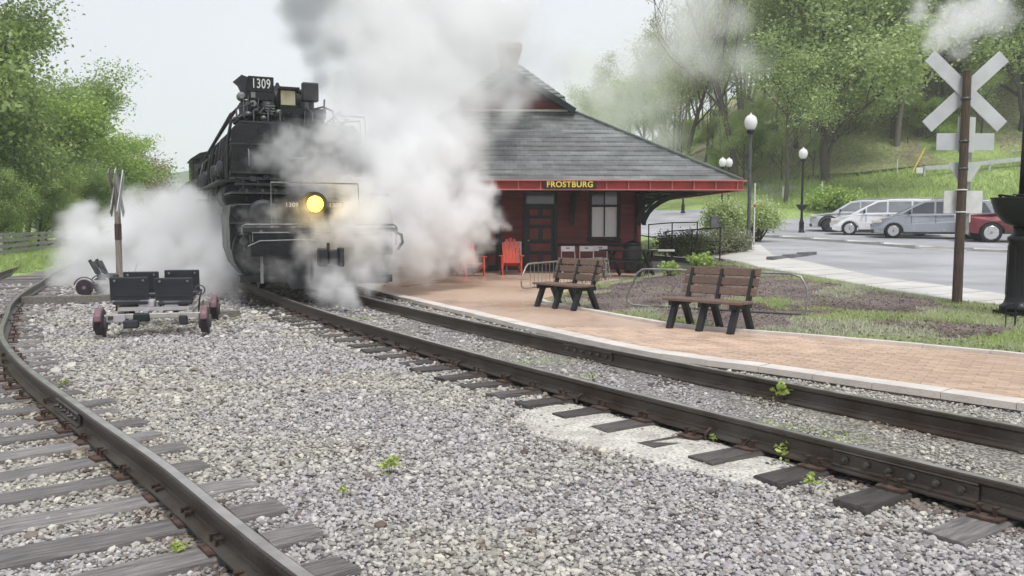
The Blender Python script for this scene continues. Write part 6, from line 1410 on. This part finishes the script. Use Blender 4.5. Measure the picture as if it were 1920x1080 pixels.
# rough grass on the left bank and the hillside edge
def leftb(n):
    y = 25 + 26 * rng.random(n); e = np.interp(y, [0, 25, 29, 40, 60], [-14.4, -15.3, -16.2, -19.5, -26]); x = e - .15 - rng.random(n) ** 1.6 * 7; k = x > -.66 * y; return np.stack([x, y], 1)[k]
def zl(x, y):
    e = np.interp(y, [0, 25, 29, 40, 60], [-14.4, -15.3, -16.2, -19.5, -26]); return H(x, y) - .06 + .34 * sst((e - x) / .9)
blades('bank_grass', leftb, 26000, .16, .014, 'grass_blade', zl)
def hb(n):
    y = 55 + 22 * rng.random(n); x = 10 + rng.random(n) * 42; k = (x < .64 * y) & (x > 17 - (y - 58) * .3) & (y > 60 - (x - 17) * .12); return np.stack([x, y], 1)[k]
blades('hill_grass', hb, 60000, .28, .03, 'grass_blade', lambda x, y: H(x, y) - .02)
# mulch ring / fine clover in track
def trk(n):
    s = rng.uniform(6, 15, n); a = np.interp(s, railA_a[:, 1][:38], railA_a[:, 0][:38]); return np.stack([a + rng.uniform(.12, 1.5, n), s], 1)
blades('track_moss', lambda n: (lambda P: P[nz(P[:, 0], P[:, 1], 1.1, 2) > .22])(trk(n)), 9000, .018, .006, 'grass_blade', lambda x, y: x * 0 + .04)
# ================================================================ STEAM AND SMOKE (real volumes, metres: x, y, z, radius, depth radius)
GROUND_STEAM = [(-11.66, 23.5, 1.1, 0.91, 0.91), (-11.62, 22.5, 0.35, 0.68, 0.68), (-10.78, 24, 1.32, 1.08, 1.08), (-9.03, 23, 1.54, 1.24, 1.24), (-7.36, 20.5, 0.97, 0.92, 0.92), (-7.56, 21.5, 1.88, 0.7, 0.7), (-8.88, 21.5, 0.54, 0.94, 0.94), (-10.26, 22, 0.24, 0.8, 0.8), (-6.66, 19, 0.37, 0.62, 0.62), (-6.03, 18.2, 0.7, 0.46, 0.46), (-11.78, 22, 0.1, 0.41, 0.41), (-12.36, 24.5, 1.77, 0.61, 0.61), (-9.1, 24, 2.36, 0.63, 0.63), (-11.05, 25, 1.93, 0.78, 0.78), (-5.74, 17.6, 0.24, 0.29, 0.29), (-7.96, 19.3, 1.01, 0.48, 0.48), (-8.5, 19.4, 0.4, 0.41, 0.41), (-6.95, 18.2, 0.36, 0.41, 0.41), (-6.38, 18.9, 1.02, 0.54, 0.54), (-8.65, 18.7, 0.15, 0.3, 0.3), (-8.94, 18.9, 0.34, 0.21, 0.21)]
FRONT_STEAM = [(-3.26, 15.3, 0.51, 0.44, 0.44), (-2.96, 15.2, 0.28, 0.32, 0.32), (-3.63, 16.1, 0.81, 0.44, 0.31), (-3.03, 16.15, 1.01, 0.59, 0.32), (-2.64, 16.3, 1.41, 0.59, 0.35), (-3.51, 16.1, 1.46, 0.46, 0.23), (-4.02, 16.1, 1.01, 0.34, 0.14), (-2.49, 16.6, 0.89, 0.37, 0.22), (-3.13, 16.2, 1.81, 0.47, 0.28), (-4.22, 16.1, 1.26, 0.26, 0.1), (-2.3, 18.5, 1.84, 0.83, 0.83), (-1.95, 19.5, 1.25, 0.9, 0.9), (-1.37, 20, 1.61, 0.85, 0.85), (-0.89, 20.5, 1.93, 0.61, 0.61), (-1.25, 20, 0.99, 0.62, 0.62), (-2.09, 18.6, 0.68, 0.49, 0.49), (-0.7, 20.4, 1.36, 0.41, 0.41), (-1.07, 21.5, 2.55, 0.7, 0.7), (-1.99, 20, 2.48, 0.88, 0.88), (-2.51, 18, 2.5, 0.68, 0.68), (-0.59, 21, 2.33, 0.34, 0.34), (-1.59, 19.5, 0.64, 0.37, 0.37), (-2.42, 18, 0.49, 0.25, 0.25), (-2.98, 18.5, 2.98, 0.69, 0.69), (-2.42, 19.5, 3.06, 0.85, 0.85), (-1.69, 21, 3.3, 0.79, 0.79), (-2.71, 16.0, 0.41, 0.26, 0.16), (-0.4, 21.5, 1.61, 0.32, 0.32), (-3.77, 15.9, 1.11, 0.34, 0.14), (-3.09, 16.0, 1.41, 0.5, 0.25), (-2.79, 16.6, 1.82, 0.58, 0.35), (-2.39, 17.4, 1.5, 0.54, 0.32), (-3.1, 17.2, 2.25, 0.54, 0.54), (-2.63, 17.6, 2.05, 0.66, 0.66), (-2.71, 16.7, 1.19, 0.58, 0.58), (-3.17, 15.9, 1.51, 0.4, 0.24), (-1.87, 18.8, 2.08, 0.82, 0.82), (-2.25, 18, 1.16, 0.68, 0.68), (-2.86, 15.2, -0.01, 0.19, 0.19), (-2.92, 16.1, 0.71, 0.5, 0.3), (-2.68, 16.5, 0.79, 0.45, 0.27), (-3.33, 16.15, 1.31, 0.44, 0.22), (-2.75, 17.0, 1.82, 0.57, 0.57)]
VEIL = [(-4.58, 17.6, 3.13, 0.68, 0.41), (-5.02, 17.6, 2.92, 0.37, 0.18), (-3.89, 17.4, 2.69, 0.8, 0.48), (-3.45, 18, 3.5, 0.74, 0.52), (-3.98, 16.4, 1.71, 0.51, 0.2), (-4.47, 16.3, 1.81, 0.35, 0.14), (-4.8, 16.0, 1.01, 0.4, 0.16), (-4.38, 15.9, 0.72, 0.34, 0.14), (-3.75, 19, 4.18, 0.52, 0.42), (-3.9, 17.5, 3.34, 0.55, 0.33), (-4.62, 16.1, 1.41, 0.4, 0.16), (-3.7, 17, 2.4, 0.64, 0.38), (-4.89, 16.0, 1.61, 0.3, 0.12), (-3.62, 17.2, 3.41, 0.47, 0.28), (-4.22, 17, 2.45, 0.42, 0.21)]
PLUME = [(-4.5, 21.5, 5.18, 0.54, 0.54), (-4.32, 22, 6.32, 1.1, 1.1), (-3.38, 23, 6.95, 1.58, 1.58), (-3.52, 22, 5.26, 1.24, 1.24), (-2.83, 23, 5.98, 1.58, 1.58), (-1.65, 24.5, 7.01, 1.68, 1.68), (-1.63, 24, 5.3, 1.35, 1.35), (-2.64, 22.5, 4.39, 1.34, 1.34), (-1.31, 23.5, 4.08, 1.03, 1.03), (-3.5, 21, 4.07, 0.92, 0.92), (-2.73, 21, 3.3, 0.92, 0.92), (-1.77, 22, 3.11, 0.85, 0.85), (-0.64, 26, 6.4, 0.97, 0.97), (-0.63, 25.5, 5.22, 0.57, 0.57), (-0.94, 25.5, 7.99, 1.43, 1.43), (-2.64, 24, 8.33, 1.8, 1.8), (-4.4, 22.5, 7.78, 1.41, 1.41), (-0.89, 24, 3.39, 0.66, 0.66), (-3.15, 19.5, 2.7, 0.73, 0.73), (-3.5, 18.8, 2.77, 0.47, 0.47), (-0.16, 26.5, 6.01, 0.66, 0.66), (0.0, 26, 5.14, 0.65, 0.65), (-1.95, 22.5, 4.25, 0.98, 0.98), (-0.94, 25.5, 7.23, 1.27, 1.27), (0.0, 26, 7.96, 1.14, 1.14), (-2.28, 20.5, 3.64, 1.02, 1.02), (-1.5, 22, 3.65, 1.02, 1.02), (-2.99, 20.2, 4.22, 0.76, 0.76), (-0.87, 23.5, 4.08, 0.73, 0.73), (-3.09, 19.2, 3.27, 0.72, 0.72), (-3.78, 18.3, 3.92, 0.39, 0.39), (-3.38, 17.9, 3.27, 0.45, 0.45), (-3.1, 18.6, 3.68, 0.58, 0.58), (-3.86, 19.6, 4.62, 0.42, 0.42)]
DARK_ = [(-4.52, 20.4, 4.99, 0.31, 0.31), (-4.75, 20.6, 5.53, 0.41, 0.41), (-4.97, 20.9, 6.21, 0.57, 0.57), (-5.12, 21.2, 6.91, 0.69, 0.69), (-5.01, 21.6, 7.79, 1.08, 1.08), (-4.32, 21.0, 5.86, 0.45, 0.45)]
THIN = [(-0.08, 27, 6.58, 1.01, 1.01), (0.42, 27, 5.76, 0.68, 0.68), (-0.33, 27, 7.56, 1.01, 1.01), (-0.48, 26, 4.5, 0.42, 0.42), (0.69, 28, 7.27, 1.05, 1.05), (1.6, 29, 6.95, 0.91, 0.91), (-0.17, 27, 5.76, 0.84, 0.84), (0.85, 27.5, 6.17, 0.76, 0.76), (-0.98, 26.5, 6.01, 0.99, 0.99)]
MIST = [(16.23, 60, 12.67, 1.88, 1.88), (7.51, 64, 9.13, 2.4, 2.4), (11.43, 66, 8.16, 2.48, 2.48), (3.82, 62, 10.79, 2.33, 2.33), (5.34, 62, 13.04, 3.1, 3.1), (8.69, 64, 10.3, 2.4, 2.4), (14.49, 62, 12.67, 1.94, 1.94), (6.49, 62, 11.16, 2.71, 2.71), (9.15, 62, 13.04, 3.49, 3.49), (12.15, 60, 13.76, 3.0, 3.0), (11.4, 66, 10.57, 2.06, 2.06), (15.07, 60, 15.56, 1.88, 1.88), (4.45, 60, 8.66, 1.35, 1.35), (12.89, 62, 17.14, 3.49, 3.49)]
WISP = [(17.49, 34, 9.51, 1.27, 1.27), (16.68, 34, 8.9, 0.77, 0.77), (18.52, 34, 9.92, 1.27, 1.27), (17.43, 34, 8.39, 0.51, 0.51), (15.81, 34, 9.92, 0.64, 0.64)]
HAZE = .0009
def vol_mat(name, color, aniso=.1, density=1.0, absorb=None):
    m = bpy.data.materials.new(name); m.use_nodes = True; t = m.node_tree; t.nodes.remove(t.nodes['Principled BSDF'])
    v = t.nodes.new('ShaderNodeVolumePrincipled'); v.inputs['Color'].default_value = (*color, 1); v.inputs['Anisotropy'].default_value = aniso
    v.inputs['Density'].default_value = density; v.inputs['Density Attribute'].default_value = 'density'
    t.links.new(v.outputs[0], t.nodes['Material Output'].inputs['Volume']); return m
def cloud(name, puffs, voxel, dens, m, nscale=1.2, namp=.55, soft=.35, edge=.0, seed=0.0, zmin=.0, label_kind='stuff', fine=.25):
    pad = 1.15; a = np.array(puffs)
    lo_ = (a[:, :3] - a[:, 3:4] * pad).min(0); hi_ = (a[:, :3] + a[:, 3:4] * pad).max(0); lo_[2] = max(zmin, lo_[2])
    g = bpy.data.node_groups.new(name, 'GeometryNodeTree'); g.interface.new_socket('Geometry', in_out='INPUT', socket_type='NodeSocketGeometry'); g.interface.new_socket('Geometry', in_out='OUTPUT', socket_type='NodeSocketGeometry')
    N = g.nodes.new; L = g.links.new; outp = N('NodeGroupOutput'); pos = N('GeometryNodeInputPosition'); acc = None
    # turbulent displacement of the sampling position makes cauliflower edges
    n1 = N('ShaderNodeTexNoise'); n1.noise_dimensions = '3D'; n1.inputs['Scale'].default_value = nscale; n1.inputs['Detail'].default_value = 5; n1.inputs['Roughness'].default_value = .55
    off = N('ShaderNodeVectorMath'); off.operation = 'ADD'; off.inputs[1].default_value = (seed, seed * .7, -seed); L(pos.outputs[0], off.inputs[0]); L(off.outputs[0], n1.inputs['Vector'])
    sub = N('ShaderNodeVectorMath'); sub.operation = 'SUBTRACT'; sub.inputs[1].default_value = (.5, .5, .5); L(n1.outputs['Color'], sub.inputs[0])
    s2 = N('ShaderNodeVectorMath'); s2.operation = 'SCALE'; s2.inputs['Scale'].default_value = namp; L(sub.outputs[0], s2.inputs[0])
    wp = N('ShaderNodeVectorMath'); wp.operation = 'ADD'; L(pos.outputs[0], wp.inputs[0]); L(s2.outputs[0], wp.inputs[1])
    for (x, y, z, r, ry) in puffs:
        ry = max(ry, voxel * 2.0)
        d = N('ShaderNodeVectorMath'); d.operation = 'SUBTRACT'; d.inputs[1].default_value = (x, y, z); L(wp.outputs[0], d.inputs[0])
        k = N('ShaderNodeVectorMath'); k.operation = 'MULTIPLY'; k.inputs[1].default_value = (1 / r, 1 / ry, 1 / r); L(d.outputs[0], k.inputs[0])
        ln = N('ShaderNodeVectorMath'); ln.operation = 'LENGTH'; L(k.outputs[0], ln.inputs[0])
        if acc is None: acc = ln.outputs['Value']
        else:
            mi = N('ShaderNodeMath'); mi.operation = 'SMOOTH_MIN'; mi.inputs[2].default_value = .25; L(acc, mi.inputs[0]); L(ln.outputs['Value'], mi.inputs[1]); acc = mi.outputs[0]
    n2 = N('ShaderNodeTexNoise'); n2.inputs['Scale'].default_value = nscale * 3.2; n2.inputs['Detail'].default_value = 4; L(off.outputs[0], n2.inputs['Vector'])
    ma = N('ShaderNodeMath'); ma.operation = 'MULTIPLY_ADD'; ma.inputs[1].default_value = fine * 2; L(n2.outputs['Fac'], ma.inputs[0]); L(acc, ma.inputs[2])
    mr = N('ShaderNodeMapRange'); mr.interpolation_type = 'SMOOTHSTEP'; mr.inputs['From Min'].default_value = 1.0 + fine - edge; mr.inputs['From Max'].default_value = 1.0 + fine - edge - soft; mr.inputs['To Min'].default_value = 0; mr.inputs['To Max'].default_value = dens
    L(ma.outputs[0], mr.inputs[0])
    vc = N('GeometryNodeVolumeCube'); vc.inputs['Min'].default_value = tuple(lo_); vc.inputs['Max'].default_value = tuple(hi_); L(mr.outputs[0], vc.inputs['Density'])
    for ax, i in (('Resolution X', 0), ('Resolution Y', 1), ('Resolution Z', 2)): vc.inputs[ax].default_value = max(8, int((hi_[i] - lo_[i]) / voxel))
    sm = N('GeometryNodeSetMaterial'); sm.inputs['Material'].default_value = m; L(vc.outputs[0], sm.inputs[0]); L(sm.outputs[0], outp.inputs[0])
    me = bpy.data.meshes.new(name); me.from_pydata([tuple(lo_), tuple(hi_)], [], []); me.materials.append(m); o = bpy.data.objects.new(name, me); COL.objects.link(o); o['kind'] = 'stuff'
    md = o.modifiers.new('volume', 'NODES'); md.node_group = g; return o
WHITE = vol_mat('steam_white', (.995, .993, .996), .0); GREY = vol_mat('smoke_grey', (.985, .985, .99), .0); DARK = vol_mat('smoke_dark', (.70, .71, .74), .1)
cloud('steam', GROUND_STEAM, .10, 3.2, WHITE, .9, 1.2, .8, seed=3.1, fine=.48)
cloud('steam', FRONT_STEAM, .065, 5.0, WHITE, 1.4, .85, 1.0, seed=8.4, zmin=.15, fine=.62)
cloud('steam', VEIL, .07, 1.8, WHITE, 1.9, .6, .8, seed=1.7, fine=.7)
cloud('smoke', PLUME, .15, 2.0, GREY, .7, 1.3, .95, seed=5.5, fine=.5)
cloud('smoke', DARK_, .10, 3.2, DARK, 1.0, .7, .8, seed=6.5, fine=.45)
cloud('steam', THIN, .16, .95, WHITE, .8, .9, .9, seed=2.5, fine=.4)
cloud('steam', MIST, .5, .36, WHITE, .3, 3.4, 1.0, seed=9.5, fine=.45)
cloud('steam', WISP, .12, 1.2, WHITE, .9, 1.1, .9, seed=4.2, fine=.6)

# haze: one closed box round the camera and the whole scene
hz = MB().box((0, 420, 24.0), (1700, 960, 56.0)).build('haze', 'gravel'); hz['kind'] = 'stuff'
hm = bpy.data.materials.new('haze'); hm.use_nodes = True; ht = hm.node_tree; ht.nodes.remove(ht.nodes['Principled BSDF']); hv = ht.nodes.new('ShaderNodeVolumePrincipled')
hv.inputs['Color'].default_value = (.96, .97, .98, 1); hv.inputs['Density'].default_value = HAZE; hv.inputs['Anisotropy'].default_value = .0; ht.links.new(hv.outputs[0], ht.nodes['Material Output'].inputs['Volume'])
hz.data.materials.clear(); hz.data.materials.append(hm)
